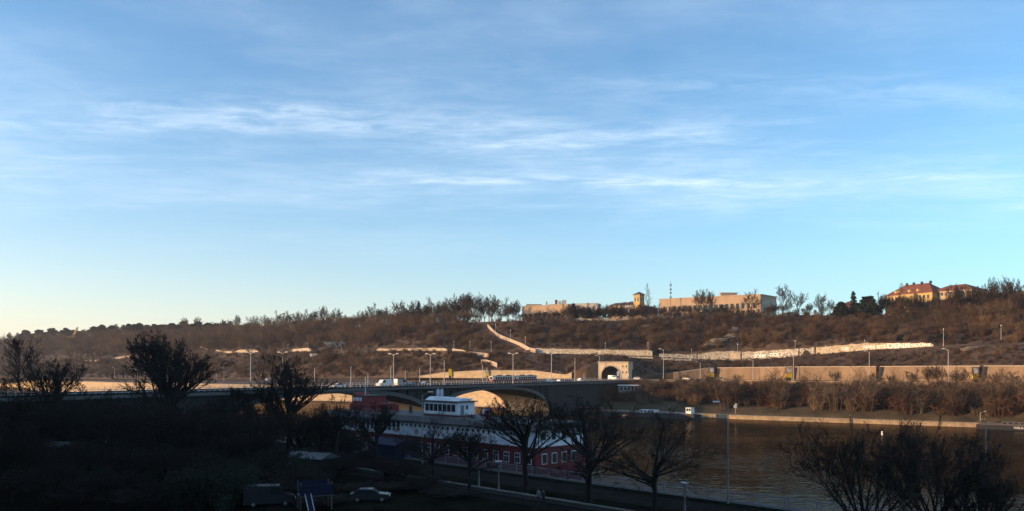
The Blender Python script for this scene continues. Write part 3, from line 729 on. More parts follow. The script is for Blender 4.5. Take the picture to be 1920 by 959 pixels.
# downstream quay wall
mid = Vector((90.7, 309, 0)); o = thing('quay_wall', 'low sunlit stone quay edging the far bank downstream', 'wall', mid)
M_quay = mat('quay_stone', (0.30, 0.23, 0.15), 0.9, 0.3, 0.5, 0.5, 2.0)
fbline(FBi, len(FB) - 1, -2.5, 1.25, 0, 3.9, mid).build('wall_face', M_quay, o)
fbline(FBi, len(FB) - 1, 1.25, 1.52, .12, 4.0, mid).build('coping', M_quay, o)
mid = PX(1500, RFD(1500), 14)
wall_line('road_parapet', 'pale low wall holding up the river side of the embankment road', (1118, 2080), lambda x: RFD(x) - .5, lambda x: 10.5, lambda x: 14.1, .5, M_wall, .25)
# ------------------------------------------------------------------ tunnel portal
px0, px1 = PX(1122, 416.5, 14), PX(1178, 410, 14)
al = (px1 - px0); Wp = al.length
o = thing('tunnel_portal', 'sandy stone tunnel portal with a round arched mouth', 'tunnel', px0, rzof(al))
Hp = 8.8; ax, aw, ah = Wp * .415, Wp * .305, 6.9
arc = [(ax + aw * math.cos(t), 2.0 + (ah - 2.0) * math.sin(t)) for t in [math.pi * k / 16 for k in range(17)]]
b = MB()
outer = [(ax + aw, 0)] + arc + [(ax - aw, 0)]
def fwall(b, y):
    n = len(outer)
    ring = []
    for (x, z) in outer:   # project each opening point to the outer rectangle
        if z <= 2.0: ring.append((0 if x < ax else Wp, z))
        else:
            dx, dz = x - ax, z - 2.0; c = [1e9]
            if dx > 1e-6: c.append((Wp - ax) / dx)
            if dx < -1e-6: c.append(-ax / dx)
            if dz > 1e-6: c.append((Hp - 2.0) / dz)
            k = min(c); ring.append((ax + dx * k, 2.0 + dz * k))
    for i in range(n - 1):
        b.face([(outer[i][0], y, outer[i][1]), (outer[i + 1][0], y, outer[i + 1][1]), (ring[i + 1][0], y, ring[i + 1][1]), (ring[i][0], y, ring[i][1])])
    for cx_ in (0, Wp):
        pr = [i for i in range(n) if abs(ring[i][0] - cx_) < 1e-6]; i = max(pr) if cx_ == Wp else min(pr)
        j = i + 1 if cx_ == Wp else i - 1
        b.face([(ring[i][0], y, ring[i][1]), (cx_, y, Hp), (ring[j][0], y, ring[j][1])])
fwall(b, 0)
b.face([(0, 0, 0), (0, 0, Hp), (0, 9, Hp), (0, 9, 0)]); b.face([(Wp, 0, 0), (Wp, 0, Hp), (Wp, 9, Hp), (Wp, 9, 0)]); b.face([(0, 0, Hp), (Wp, 0, Hp), (Wp, 9, Hp), (0, 9, Hp)])
b.build('portal_face', mat('portal_stone', (.56, .46, .32), .9, .15, .4, .3, 2), o)
b = MB()
for i in range(len(outer) - 1):
    p, q = outer[i], outer[i + 1]; b.face([(p[0], -.01, p[1]), (q[0], -.01, q[1]), (q[0], 30, q[1]), (p[0], 30, p[1])])
b.face([(x, 30, z) for x, z in outer]); b.build('tunnel_bore', M_tunnel, o)
b = MB()
for i in range(len(outer) - 1):
    p, q = Vector((outer[i][0], 0, outer[i][1])), Vector((outer[i + 1][0], 0, outer[i + 1][1])); c = Vector((ax, 0, 1.0))
    p2, q2 = p + (p - c).normalized() * .7, q + (q - c).normalized() * .7
    b.prism([p, q, q2, p2], (0, -.22, 0))
b.build('arch_ring', M_cop, o)
MB().b2((-.3, -.5, Hp), (Wp + .3, 9, Hp + .45)).build('cornice', M_cop, o)
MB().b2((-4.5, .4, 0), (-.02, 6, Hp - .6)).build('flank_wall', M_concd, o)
for zz in (6.3, 3.2): 
    for xx in (.80, .92): MB().b2((Wp * xx, -.05, zz), (Wp * xx + .6, .3, zz + .9)).build('window', M_glass, o)
t = thing('road_sign', 'white upright sign board on a post before the tunnel mouth', 'sign', PX(1158.5, 400, 14))
MB().tube((0, 0, 0), (0, 0, 3.6), .08).build('post', M_pole, t); MB().b2((-.45, -.1, 1.9), (.45, -.02, 4.2)).build('board', M_white, t)
t = thing('road_sign', 'slim white sign post beside the tunnel flank', 'sign', PX(1178.5, 404, 14))
MB().tube((0, 0, 0), (0, 0, 3.0), .07).build('post', M_pole, t); MB().b2((-.18, -.1, 1.7), (.18, -.02, 3.2)).build('board', M_white, t)
t = thing('shelter', 'flat roofed pale shelter below the road near the tunnel', 'shelter', PX(1179, 366, 9.3), 0.0)
MB().b2((-5, -2, 2.5), (5, 2, 2.9)).build('roof', M_white, t); MB().b2((-5.1, -2.1, 2.1), (5.1, 2.1, 2.48)).build('fascia', M_tiled, t)
MB().b2((-4.6, -1.6, -.6), (4.6, 1.6, 2.1)).build('wall', M_hgrey, t)
for i in range(5): MB().b2((-4.1 + i * 1.7, -1.66, .6), (-3.1 + i * 1.7, -1.58, 1.8)).build('window', M_glass, t)

# ------------------------------------------------------------------ graffiti walls on the terrace path
gd4 = lambda x: GD(x) + 4 * GD(x) / 420
gz_ = lambda x: GZ(x) - .3
gt_ = lambda x: GZ(x) + WH(x) + .22 * math.sin(x * .31) * math.sin(x * .117) + .12 * math.sin(x * 1.3)
for (c0, c1, m, lb) in ((1000, 1223, M_graf, 'cream graffiti covered terrace wall leading from the stair ramp'), (1236, 1306, M_graf2, 'low grey graffiti wall dipping below the brush'),
                        (1308, 1389, M_graf, 'tallest cream terrace wall with a red painted panel'), (1391, 1497, M_graf2, 'grey stone terrace wall with white lettering'),
                        (1499, 1527, M_graf2, 'short graffiti wall around the dark arched niche'), (1530, 1664, M_graf3, 'curved sandstone wall with scrawled pale graffiti'), (1666, 1750, M_graf3, 'sandstone wall end with big white block letters'),
                        (440, 484, M_graf3, 'mottled stone wall standing alone on the wooded upstream slope'), (541, 583, M_graf, 'yellowish stone wall stub ending at a lamp post'), (706, 838, M_graf3, 'long low mottled wall above the bridge lamps')):
    wall_line('terrace_wall', lb, (c0, c1), gd4, gz_, gt_, .5, m, .15, step=6, group='graffiti walls along the terrace path')
def on_wall(x, fz, off=.06):
    """frame on a terrace wall at column x"""
    a, c = PX(x - 2, gd4(x - 2), 0), PX(x + 2, gd4(x + 2), 0); p = PX(x, gd4(x), lerp(GZ(x), gt_(x), fz)); d = c - a
    nrm = Vector((d.y, -d.x, 0)).normalized(); return frame(p + nrm * off, d)
def letters(txt, x, fz, size, parent, m, name='painted_letters', stretch=1.0):
    cu = bpy.data.curves.new('t', 'FONT'); cu.body = txt; cu.size = size; cu.extrude = 0.02; cu.offset = 0.03 * size; cu.align_x = 'CENTER'; cu.align_y = 'CENTER'
    tmp = bpy.data.objects.new('t', cu); sc.collection.objects.link(tmp); dg = bpy.context.evaluated_depsgraph_get()
    me = bpy.data.meshes.new_from_object(tmp.evaluated_get(dg)); bpy.data.objects.remove(tmp); me.materials.clear()
    M = on_wall(x, fz) @ Matrix.Diagonal((stretch, 1, 1, 1)) @ Matrix.Rotation(R(90), 4, 'X'); me.transform(Matrix.Translation(-parent.location) @ M)
    return link(name, me, m, parent)
tw = [o for o in sc.objects if o.name.startswith('terrace_wall') and o.type == 'EMPTY']
M_ink = mat('black_ink', (0.03, 0.03, 0.03), .8); M_wink = mat('white_ink', (0.80, 0.78, 0.74), .8, .05); M_rink = mat('rust_ink', (0.50, 0.17, 0.09), .8)
letters('DENK', 1685, .50, 3.2, tw[6], M_wink, stretch=1.25); letters('SHADOWK', 1723, .55, 2.0, tw[6], M_wink, stretch=1.05)
letters('AMRA 2STK', 1640, .42, 2.1, tw[5], M_wink); letters('OSE', 1585, .45, 2.0, tw[5], M_wink)
letters('SOMR', 1425, .40, 2.6, tw[3], M_wink); letters('OCK', 1452, .42, 2.6, tw[3], M_wink)
fr = on_wall(1378, .5, .05); b = MB().b2((-2.6, -.05, -1.5), (2.6, .0, 1.6)); pn = b.build('painted_panel', mat('buff_panel', (0.66, 0.50, 0.34), .8), tw[2]); pn.data.transform(Matrix.Translation(-tw[2].location) @ fr)
letters('REX', 1378, .5, 2.0, tw[2], M_rink)
fr = on_wall(1512, .4, .1); b = MB(); b.prism([(1.9 * math.cos(t), 0, 2.6 * math.sin(t) - 1.2) for t in [math.pi * k / 10 for k in range(11)]], (0, .2, 0)); pn = b.build('niche', M_dark, tw[4]); pn.data.transform(Matrix.Translation(-tw[4].location) @ fr)
# lower masonry band under the tall wall
wall_line('terrace_wall', 'broken stone footing below the tallest terrace wall', (1240, 1420), lambda x: GD(x) - 3.5, lambda x: GZ(x) - 2.6, lambda x: GZ(x) - .5 + .35 * math.sin(x * .7), .7, M_graf2, 0, step=5)
wall_line('terrace_wall', 'rough stone bank wall under the cream graffiti wall', (1155, 1224), lambda x: GD(x) - 3, lambda x: GZ(x) - 3.0, lambda x: GZ(x) - .6, .7, M_graf3, 0, step=5)
# stair ramp climbing the slope, and its lower flights
def ramp(label, pts, w=1.6, h=1.1, name='stair_ramp', m=None):
    P0 = [P(*q) for q in pts]; o = thing(name, label, 'stairs', P0[0]); 
    for nm, dz0, dz1, off in (('parapet', -1.4, h, 0.0), ('tread_slab', -1.2, .15, w)):
        b = MB()
        for i, p in enumerate(P0):
            q = p - P0[0]; d = Vector((p.x, p.y, 0)).normalized()
            f, k = q + d * (off * .3), q + d * (off + .35)
            b.v += [tuple(f + Vector((0, 0, dz0))), tuple(f + Vector((0, 0, dz1))), tuple(k + Vector((0, 0, dz1))), tuple(k + Vector((0, 0, dz0)))]
            if i: r_ = 4 * (i - 1); b.f += [(r_ + j, r_ + (j + 1) % 4, r_ + 4 + (j + 1) % 4, r_ + 4 + j) for j in range(4)]
        b.f += [(0, 1, 2, 3), tuple(len(b.v) - 4 + k for k in (3, 2, 1, 0))]
        b.build(nm, m or M_cop, o)
    return o
def rampD(x, y):      # depth at which the slope shows at a photo pixel
    best, bd = 1e9, 500
    for D in np.arange(WD(x), CD(x), 1.0):
        X = (x - 960) / F_PX * D; e = abs(HOR - (hill_z(X, D) - CAM_Z) * F_PX / D - y)
        if e < best: best, bd = e, D
    return float(bd)
def onhill(x, y, lift=1.5): 
    D = rampD(x, y); return (x, y, D - lift)
ramp('pale stair ramp slanting down the brush to the graffiti wall', [onhill(*q, 2.5) for q in ((914, 611), (922, 619), (932, 628), (942, 633), (955, 638), (968, 643), (980, 648), (992, 655), (1004, 658))])
ramp('lower stair ramp with a balustrade zigzagging on the brush above the bridge', [onhill(*q, 2) for q in ((848, 657), (862, 659), (880, 662), (900, 665), (916, 667))], w=1.2)
ramp('short pale wall end low on the slope above the tram', [onhill(*q, 2) for q in ((902, 680), (912, 680), (924, 683), (932, 686))], h=1.6)
wall_line('terrace_wall', 'white parapet wall along the plateau edge below the villa', (1050, 1262), lambda x: CD(x) + 1, lambda x: CZ(x) - 1, lambda x: CZ(x) + 1.1 + .3 * math.sin(x * .9), .4, M_graf3, .12, step=7)
# small pavilion on the upstream slope
pd = rampD(630, 652) - 3; t = thing('pavilion', 'white graffiti covered pavilion in the wooded slope', 'building', P(629, 654, pd), .25)
w_ = 38 / F_PX * pd
MB().prism([(-w_ * .55, -2, 4.6), (w_ * .5, -2, 4.6), (w_ * .5, -2, 0), (-w_ * .25, -2, 0)], (0, 5, 0)).build('wall', M_graf, t); MB().b2((-w_ * .58, -2.3, 4.6), (w_ * .53, 3.3, 4.9)).build('roof', M_cop, t)
for i in range(3): MB().b2((-w_ * .2 + i * 3.6, -2.06, 2.4), (-w_ * .2 + i * 3.6 + 1.4, -1.95, 3.6)).build('opening', M_dark, t)
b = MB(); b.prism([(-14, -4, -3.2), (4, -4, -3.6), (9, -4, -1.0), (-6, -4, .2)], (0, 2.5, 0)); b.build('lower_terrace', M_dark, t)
t = thing('garden_wall', 'small bright white wall block beside the dark pavilion terrace', 'wall', P(590, 667, rampD(590, 665) - 3))
MB().b2((-3.4, -.4, -.6), (2.8, .4, 1.5)).build('wall_face', M_white, t); MB().b2((-3.5, -.5, 1.5), (2.9, .5, 1.62)).build('coping', M_cop, t)
# ------------------------------------------------------------------ the bridge
BO = Vector((47, 370, 0)); BA = Vector((-0.6, -0.8, 0)); BL = Vector((0.8, -0.6, 0))
DECK = 13.9; BW = 22.0
def BP(s, y, z=0.0):
    p = BO + BA * s + BL * y; return Vector((p.x, p.y, z))
def bs(x, y):
    """distance along the bridge at which photo column x crosses the line y metres from its downstream edge"""
    k = (x - 960) / F_PX
    return (47 + .8 * y - k * 370 + .6 * k * y) / (.6 - .8 * k)
br = thing('road_bridge', 'long grey concrete arch bridge carrying the road and tram over the river', 'bridge', BO, rzof(BA))
def arch(s, c, hs, zc, zs=2.0):
    u = min(1, abs((s - c) / hs)); return zs + (zc - zs) * (1 - u ** 2.3) ** (1 / 2.3)
ARCHES = [(87.5, 34.0, 11.95), (165.0, 40.5, 12.35)]
for (c, hs, zc) in ARCHES:
    N = 40; ss = [c - hs * math.cos(math.pi * k / N) for k in range(N + 1)]; zi = [arch(s, c, hs, zc) for s in ss]
    ze = [min(z + lerp(.75, 1.5, abs((s - c) / hs)), 12.85) for s, z in zip(ss, zi)]
    b = MB()
    for k in range(N):     # barrel ring, proud of the spandrels
        for (y0, y1) in ((.15, -BW - .15),):
            q = [(ss[k], zi[k]), (ss[k + 1], zi[k + 1]), (ss[k + 1], ze[k + 1]), (ss[k], ze[k])]
            for y in (y0, y1): b.face([(s, y, z) for s, z in q])
            b.face([(ss[k], y0, zi[k]), (ss[k + 1], y0, zi[k + 1]), (ss[k + 1], y1, zi[k + 1]), (ss[k], y1, zi[k])])
            b.face([(ss[k], y0, ze[k]), (ss[k + 1], y0, ze[k + 1]), (ss[k + 1], y1, ze[k + 1]), (ss[k], y1, ze[k])])
    b.build('arch', M_brA, br)
    for y in (-.7, -BW + .7):
        b = MB(); n_ = N + 1
        b.v = [(s, y, z - .3) for s, z in zip(ss, ze)] + [(s, y, 12.96) for s in ss]
        b.f = [(k, k + 1, n_ + k + 1, n_ + k) for k in range(N)]
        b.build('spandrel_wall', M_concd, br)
    for k in range(-9, 10):
        s = c + k * hs / 9.3; z = arch(s, c, hs, zc) + lerp(.75, 1.5, abs(s - c) / hs)
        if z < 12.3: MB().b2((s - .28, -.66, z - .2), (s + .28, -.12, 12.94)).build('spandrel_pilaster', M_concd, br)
for (s, w) in ((122.9, 3.3), ):
    MB().prism([(s - w / 2, .6, -3), (s, 3.2, -3), (s + w / 2, .6, -3), (s + w / 2, -BW - .6, -3), (s, -BW - 3.2, -3), (s - w / 2, -BW - .6, -3)], (0, 0, 7.4)).build('pier', M_brA, br)
    MB().b2((s - w / 2 + .2, -BW - .3, 4.4), (s + w / 2 - .2, .3, 12.95)).build('pier_shaft', M_concd, br)
MB().b2((-16, -BW + .3, -3), (53.4, -.3, 12.95)).build('abutment', M_concd, br)
MB().b2((205.6, -BW + .3, -3), (262, -.3, 12.95)).build('abutment', M_concd, br)
MB().b2((-24, -BW - .9, 12.95), (262, .9, DECK - .15)).build('deck', M_brA, br)
MB().b2((-24, -BW + 3.2, DECK - .15), (262, -3.2, DECK)).build('carriageway', M_asph, br)
for y0, y1 in ((-3.2, .86), (-BW - .86, -BW + 3.2)): MB().b2((-24, y0, DECK - .15), (262, y1, DECK + .14)).build('footway', M_path, br)
b = MB()
for s in np.arange(-22, 262, 1.5):
    for y in (.7, -BW - .7): b.tube((s, y, DECK + .1), (s, y, DECK + 1.15), .05 if int(s) % 6 else .09, n=4)
for y in (.7, -BW - .7):
    for z in (.45, .8, 1.15): b.tube((-22, y, DECK + z), (262, y, DECK + z), .045, n=4)
b.build('railing', M_pole, br)
b = MB()
for y in (-9.2, -10.65, -12.0, -13.45): b.b2((-20, y - .05, DECK + .004), (258, y + .05, DECK + .02))
b.build('tram_rails', M_steel, br)

# ------------------------------------------------------------------ street lamps and poles
def make_lamp(name, label, H, arms, group, r=.13, m=None, reach=1.6, head=.28):
    m = m or M_pole; o = thing(name, label, 'street lamp', (0, 0, 0), 0, group)
    MB().tube((0, 0, 0), (0, 0, H * .45), r * 1.25, r * 1.05, 8).tube((0, 0, H * .45), (0, 0, H), r * 1.0, r * .7, 8).build('pole', m, o)
    MB().tube((0, 0, 0), (0, 0, .8), r * 1.8, r * 1.6, 8).build('base', m, o)
    for sgn in arms:
        b = MB(); p = Vector((0, 0, H - .3)); pr = p
        for k in range(1, 5):
            q = Vector((sgn * reach * k / 4, 0, H - .3 + .55 * math.sin(k / 4 * math.pi / 2))); b.tube(pr, q, r * .6, r * .55, 6); pr = q
        b.build('arm', m, o)
        MB().prism([(pr.x - sgn * .1, -.18, pr.z - .10), (pr.x + sgn * head * 2.6, -.18, pr.z - .02), (pr.x + sgn * head * 2.6, -.18, pr.z + .1), (pr.x - sgn * .1, -.18, pr.z + .14)], (0, .36, 0)).build('lamp_head', M_white, o)
    return o
_used = {}
def place(proto, loc, rz=0.0, scale=None, label=None, group=None):
    if proto.name not in _used:
        _used[proto.name] = 1; proto.location = loc; proto.rotation_euler = (0, 0, rz)
        if scale: proto.scale = scale if hasattr(scale, '__len__') else (scale,) * 3
        if label: proto['label'] = label
        if group: proto['group'] = group
        return proto
    return dup(proto, loc, rz, scale, label, group)
L2 = make_lamp('street_lamp', 'tall twin armed street lamp standing on the bridge', 11, (-1, 1), 'twin armed lamps on the bridge', .14)
for (x, yt, side) in ((470, 661, -1.0), (530, 661, -1.0), (738, 664, -1.0), (807, 664, .2), (962, 663, -1.0), (1034, 663, -1.0)):
    s = bs(x, side); p = BP(s, side, DECK); H = zof(yt, p.y) - DECK; place(L2, p, rzof(BL), H / 11.2)
L1 = make_lamp('tram_pole', 'plain grey tram wire pole on the bridge', 9, (), 'tram wire poles on the bridge', .13)
for (x, yt, side) in ((490, 698, -21), (590, 690, -21), (658, 688, -6), (690, 700, -21), (733, 686, -21), (760, 694, -21), (787, 690, -21), (833, 676, -6), (905, 684, -21), (913, 690, -21), (1078, 671, -6), (1095, 700, -21)):
    s = bs(x, side); p = BP(s, side, DECK); H = zof(yt, p.y) - DECK; place(L1, p, 0, (1, 1, H / 9))
for o_ in sc.objects:
    if o_.name.startswith('tram_pole') and o_.type == 'EMPTY': o_['category'] = 'pole'
LR = make_lamp('street_lamp', 'single armed street lamp on the embankment road', 9, (-1,), 'single armed lamps along the embankment road', .13)
for (x, yt) in ((1124, 668), (1244, 656), (1313, 680), (1412, 676), (1488, 667), (1630, 660), (1778, 656), (420, 690), (406, 694), (215, 690), (258, 694), (80, 694), (150, 690), (375, 696), (550, 692)):
    D = WD(x) - 3 if x > 1000 else RFD(x) + 2; p = PX(x, D, ZR(x) + .1); H = zof(yt, D) - p.z; place(LR, p, rnd.uniform(-.3, .3), (1, 1, H / 9))
LC = make_lamp('street_lamp', 'short curved lamp at the tunnel end of the bridge', 6, (1,), 'curved lamps at the bridge end', .13, reach=2.6)
for (x, yt, sg) in ((990, 697, 1), (1050, 696, -1)): p = PX(x, 372, DECK); H = zof(yt, 372) - DECK; place(LC, p, 0 if sg > 0 else math.pi, H / 6.3)
LP = make_lamp('path_lamp', 'slim lamp on the terrace path', 5, (), 'slim lamps along the terrace path', .09)
MB().tube((0, 0, 4.9), (0, 0, 5.3), .22, .1, 8).build('lamp_head', M_white, LP)
for (x, yt) in ((851, 640), (881, 640), (921, 641), (985, 632), (1135, 643), (1215, 642), (1297, 655), (1383, 645), (1491, 639), (1621, 638), (1769, 617), (1548, 648), (640, 640), (577, 644), (460, 668), (540, 646)):
    D = gd4(x) - 2; p = PX(x, D, GZ(x)); H = zof(yt, D) - p.z; place(LP, p, 0, (1, 1, max(.4, H / 5.2)))
for (x, yb, yt) in ((929, 628, 608), (957, 640, 619), (1877, 640, 610)):
    D = rampD(x, yb) - 1; p = P(x, yb, D); H = zof(yt, D) - p.z; place(LP, p, 0, (1, 1, H / 5.2), 'slim lamp standing in the brush of the slope', 'slim lamps in the hillside brush')

# ------------------------------------------------------------------ vehicles
def make_car(name, label, m, kind='car', group='vehicles crossing the bridge'):
    o = thing(name, label, 'car' if kind == 'car' else 'van', (0, 0, 0), 0, group)
    if kind == 'car':
        body = [(-2.15, .28), (2.15, .28), (2.2, .62), (2.05, .84), (1.0, .95), (-1.75, .98), (-2.2, .92), (-2.22, .5)]
        cab = [(1.0, .93), (.35, 1.42), (-1.15, 1.44), (-1.85, .96)]; W = 1.76
        gl = [(.82, .98), (.32, 1.36), (-1.1, 1.38), (-1.62, 1.0)]
    else:
        body = [(-2.7, .3), (2.65, .3), (2.75, .75), (2.6, 1.1), (1.75, 1.25), (-2.7, 1.25)]; cab = [(1.75, 1.22), (1.05, 2.2), (-2.68, 2.3), (-2.72, 1.22)]; W = 1.95
        gl = [(1.62, 1.3), (1.0, 2.08), (.1, 2.1), (.1, 1.3)]
    MB().prism([(x, -W / 2, z) for x, z in body], (0, W, 0)).build('body', m, o)
    MB().prism([(x, -W / 2 + .1, z) for x, z in cab], (0, W - .2, 0)).build('cabin', m, o)
    MB().prism([(x, -W / 2 + .085, z) for x, z in gl], (0, W - .17, 0)).build('windows', M_glass, o)
    for sx in (-1, 1):
        for sy in (-1, 1):
            x = sx * (1.35 if kind == 'car' else 1.65); w = MB().tube((x, sy * (W / 2 - .2), .32), (x, sy * (W / 2 + .01), .32), .32, n=10).build('wheel', M_black, o)
            MB().tube((x, sy * (W / 2 + .012), .32), (x, sy * (W / 2 + .02), .32), .18, n=8).build('rim', M_steel, w)
    for sy in (-.55, .55): MB().b2((2.15 if kind == 'car' else 2.68, sy - .2, .62), (2.23 if kind == 'car' else 2.78, sy + .2, .78)).build('headlight', M_white, o)
    return o
M_cw = mat('car_white', (.70, .70, .68), .25, .03, spec=.5); M_cd = mat('car_dark', (.03, .032, .036), .2, .05, spec=.5); M_cs = mat('car_silver', (.34, .35, .36), .25, .05, metal=.4); M_cr = mat('car_red', (.28, .03, .025), .25, .05, spec=.5)
def on_bridge(o, x, lane, rev=False, dz=0.0):
    s = bs(x, lane); o.location = BP(s, lane, DECK + dz); o.rotation_euler = (0, 0, rzof(BA) + (math.pi if rev else 0)); return o
on_bridge(make_car('car', 'white car on the bridge behind the tall tree crown', M_cw), 633, -5)
on_bridge(make_car('delivery_van', 'white delivery van with a sloping nose on the bridge', M_cw, 'van'), 720, -5)
on_bridge(make_car('delivery_van', 'silver van following between two lamps on the bridge', M_cs, 'van'), 752, -8, True)
on_bridge(make_car('car', 'black rounded car on the bridge', M_cd), 777, -5)
on_bridge(make_car('car', 'silver car behind the black car on the bridge', M_cs), 797, -5)
on_bridge(make_car('car', 'white car at the tunnel end of the bridge near a lamp base', M_cw), 1032, -5, True)
on_bridge(make_car('car', 'silver car behind the tram on the bridge end', M_cs), 1052, -5, True)
on_bridge(make_car('car', 'white car turning off the bridge under the tram wire pole', M_cw), 1090, -8, True)
def on_road(o, x, D, rz, dz=0.0): o.location = PX(x, D, ZR(x) + dz); o.rotation_euler = (0, 0, rz); return o
rr_ = rzof(Vector((.69, -.73)))
on_road(make_car('delivery_van', 'white van waiting in front of the tunnel mouth', M_cw, 'van', 'vehicles on the embankment road'), 1150, 398, rr_)
on_road(make_car('car', 'white car driving past the tunnel flank', M_cw, group='vehicles on the embankment road'), 1196, 399, rr_)
on_road(make_car('car', 'silver car by the tapering end of the retaining wall', M_cs, group='vehicles on the embankment road'), 1288, 398, rr_)
on_road(make_car('car', 'dark car under the first yellow poster box', M_cd, group='vehicles on the embankment road'), 1352, 392, rr_)
on_road(make_car('car', 'white car upstream of the bridge on the embankment road', M_cw, group='vehicles on the embankment road'), 500, 520, rr_ - .4)

def make_tram(name, label):
    o = thing(name, label, 'tram', (0, 0, 0), 0, 'tram cars crossing the bridge'); L, W = 14.6, 2.5
    def plan(k, e=.55):      # rounded ends
        return [(-L / 2 + e * .9, -W / 2 + k), (L / 2 - e * .9, -W / 2 + k), (L / 2 - e * .25, -W / 2 + .35 + k), (L / 2, -W / 4), (L / 2, W / 4), (L / 2 - e * .25, W / 2 - .35 - k), (L / 2 - e * .9, W / 2 - k), (-L / 2 + e * .9, W / 2 - k), (-L / 2 + e * .25, W / 2 - .35 - k), (-L / 2, W / 4), (-L / 2, -W / 4), (-L / 2 + e * .25, -W / 2 + .35 + k)]
    MB().prism([(x, y, .45) for x, y in plan(0)], (0, 0, 1.0)).build('lower_body', M_red, o)
    MB().prism([(x, y, 1.45) for x, y in plan(0.02)], (0, 0, 1.25)).build('upper_body', mat('tram_cream', (.66, .60, .50), .4, .05), o)
    MB().prism([(x * .98, y * .93, 2.7) for x, y in plan(0.02)], (0, 0, .28)).build('roof', M_steel, o)
    for i in range(8):
        for sy in (-1, 1): MB().b2((-6.0 + i * 1.55, sy * W / 2 - .02, 1.55), (-4.85 + i * 1.55, sy * W / 2 + .02, 2.45)).build('window', M_glass, o)
    for sx in (-1, 1):
        MB().b2((sx * L / 2 - .04, -.6, 1.55), (sx * L / 2 + .02, .6, 2.5)).build('windscreen', M_glass, o)
        MB().b2((sx * 3.8 - 1.2, -1.0, .02), (sx * 3.8 + 1.2, 1.0, .6)).build('bogie', M_black, o)
        MB().b2((sx * 3.0 - 1.6, -.7, 2.98), (sx * 3.0 + 1.6, .7, 3.25)).build('roof_box', M_steel, o)
    MB().tube((.8, -.5, 3.0), (-.3, -.5, 3.9), .04, n=4).tube((-.3, -.5, 3.9), (.6, -.5, 4.8), .04, n=4).tube((.6, -.9, 4.8), (.6, .9, 4.8), .04, n=4).build('pantograph', M_black, o)
    return o
t1 = make_tram('tram', 'leading red and cream tram car on the bridge'); s = bs(920, -10); t1.location = BP(s - 7.4, -9.9, DECK + .02); t1.rotation_euler = (0, 0, rzof(BA))
dup(t1, BP(s - 7.4 - 15.4, -9.9, DECK + .02), rzof(BA), None, 'second red and cream tram car coupled behind the leading one')
# ------------------------------------------------------------------ people
def person_mesh(seed, stride=.25):
    r = random.Random(seed)
    J = {'pel': (0, 0, .95, .15), 'chest': (0, 0, 1.30, .17), 'neck': (0, 0, 1.50, .065), 'head': (0, .02, 1.64, .10), 'crown': (0, .01, 1.74, .085)}
    E = [('pel', 'chest'), ('chest', 'neck'), ('neck', 'head'), ('head', 'crown')]
    for s, nm in ((-1, 'l'), (1, 'r')):
        st = stride * s
        J.update({nm + 'hip': (.10 * s, 0, .88, .11), nm + 'knee': (.10 * s, st * .5 + .03, .48, .075), nm + 'ank': (.10 * s, st * .9 - .03, .08, .05), nm + 'toe': (.11 * s, st * .9 + .15, .04, .04),
                  nm + 'sho': (.19 * s, 0, 1.42, .075), nm + 'elb': (.25 * s, -st * .3 - .03, 1.13, .055), nm + 'wri': (.25 * s, -st * .5 + .08, .88, .042), nm + 'hand': (.24 * s, -st * .5 + .12, .79, .04)})
        E += [('pel', nm + 'hip'), (nm + 'hip', nm + 'knee'), (nm + 'knee', nm + 'ank'), (nm + 'ank', nm + 'toe'), ('chest', nm + 'sho'), (nm + 'sho', nm + 'elb'), (nm + 'elb', nm + 'wri'), (nm + 'wri', nm + 'hand')]
    ks = list(J); me = bpy.data.meshes.new('person'); me.from_pydata([J[k][:3] for k in ks], [(ks.index(a), ks.index(c)) for a, c in E], [])
    o = bpy.data.objects.new('p', me); sc.collection.objects.link(o); md = o.modifiers.new('s', 'SKIN')
    for i, k in enumerate(ks): me.skin_vertices[0].data[i].radius = (J[k][3],) * 2; me.skin_vertices[0].data[i].use_root = (k == 'pel')
    o.modifiers.new('u', 'SUBSURF').levels = 1
    dg = bpy.context.evaluated_depsgraph_get(); m2 = bpy.data.meshes.new_from_object(o.evaluated_get(dg)); bpy.data.objects.remove(o)
    m2.polygons.foreach_set('use_smooth', [True] * len(m2.polygons)); return m2
PM = [person_mesh(1, .3), person_mesh(2, -.22)]
def person(label, loc, rz, coat, k=0, group='people walking on the bridge'):
    o = thing('person', label, 'person', loc, rz, group)
    me = PM[k].copy(); b = link('body', me, coat, o); me.materials.append(mat('skin', (.45, .28, .2), .7)); me.materials.append(mat('trousers', (.03, .03, .035), .9)); me.materials.append(mat('hair', (.03, .02, .015), .9))
    for f in me.polygons:
        z = f.center.z; f.material_index = 3 if z > 1.68 or (z > 1.58 and f.center.y < 0) else (1 if z > 1.5 else (2 if z < .92 and abs(f.center.x) < .19 else 0))
    return o
C1, C2, C3 = mat('coat_dark', (.03, .03, .035), .9), mat('coat_brown', (.12, .06, .04), .9), mat('coat_grey', (.2, .2, .21), .9)
for (x, c, k, lb) in ((823.5, C1, 0, 'person in a dark coat leading a pair of walkers on the bridge'), (826.5, C2, 1, 'person in a brown coat in the middle of the walkers on the bridge'), (830.5, C3, 0, 'person in a pale grey coat beside the dark coated walkers on the bridge'), (902, C2, 1, 'person in a brown coat walking alone towards the tram'), (868, C1, 0, 'person in a dark coat next to a lamp base on the bridge')):
    person(lb, BP(bs(x, -.6), -.6, DECK + .14), rzof(BA) - math.pi / 2, c, k)
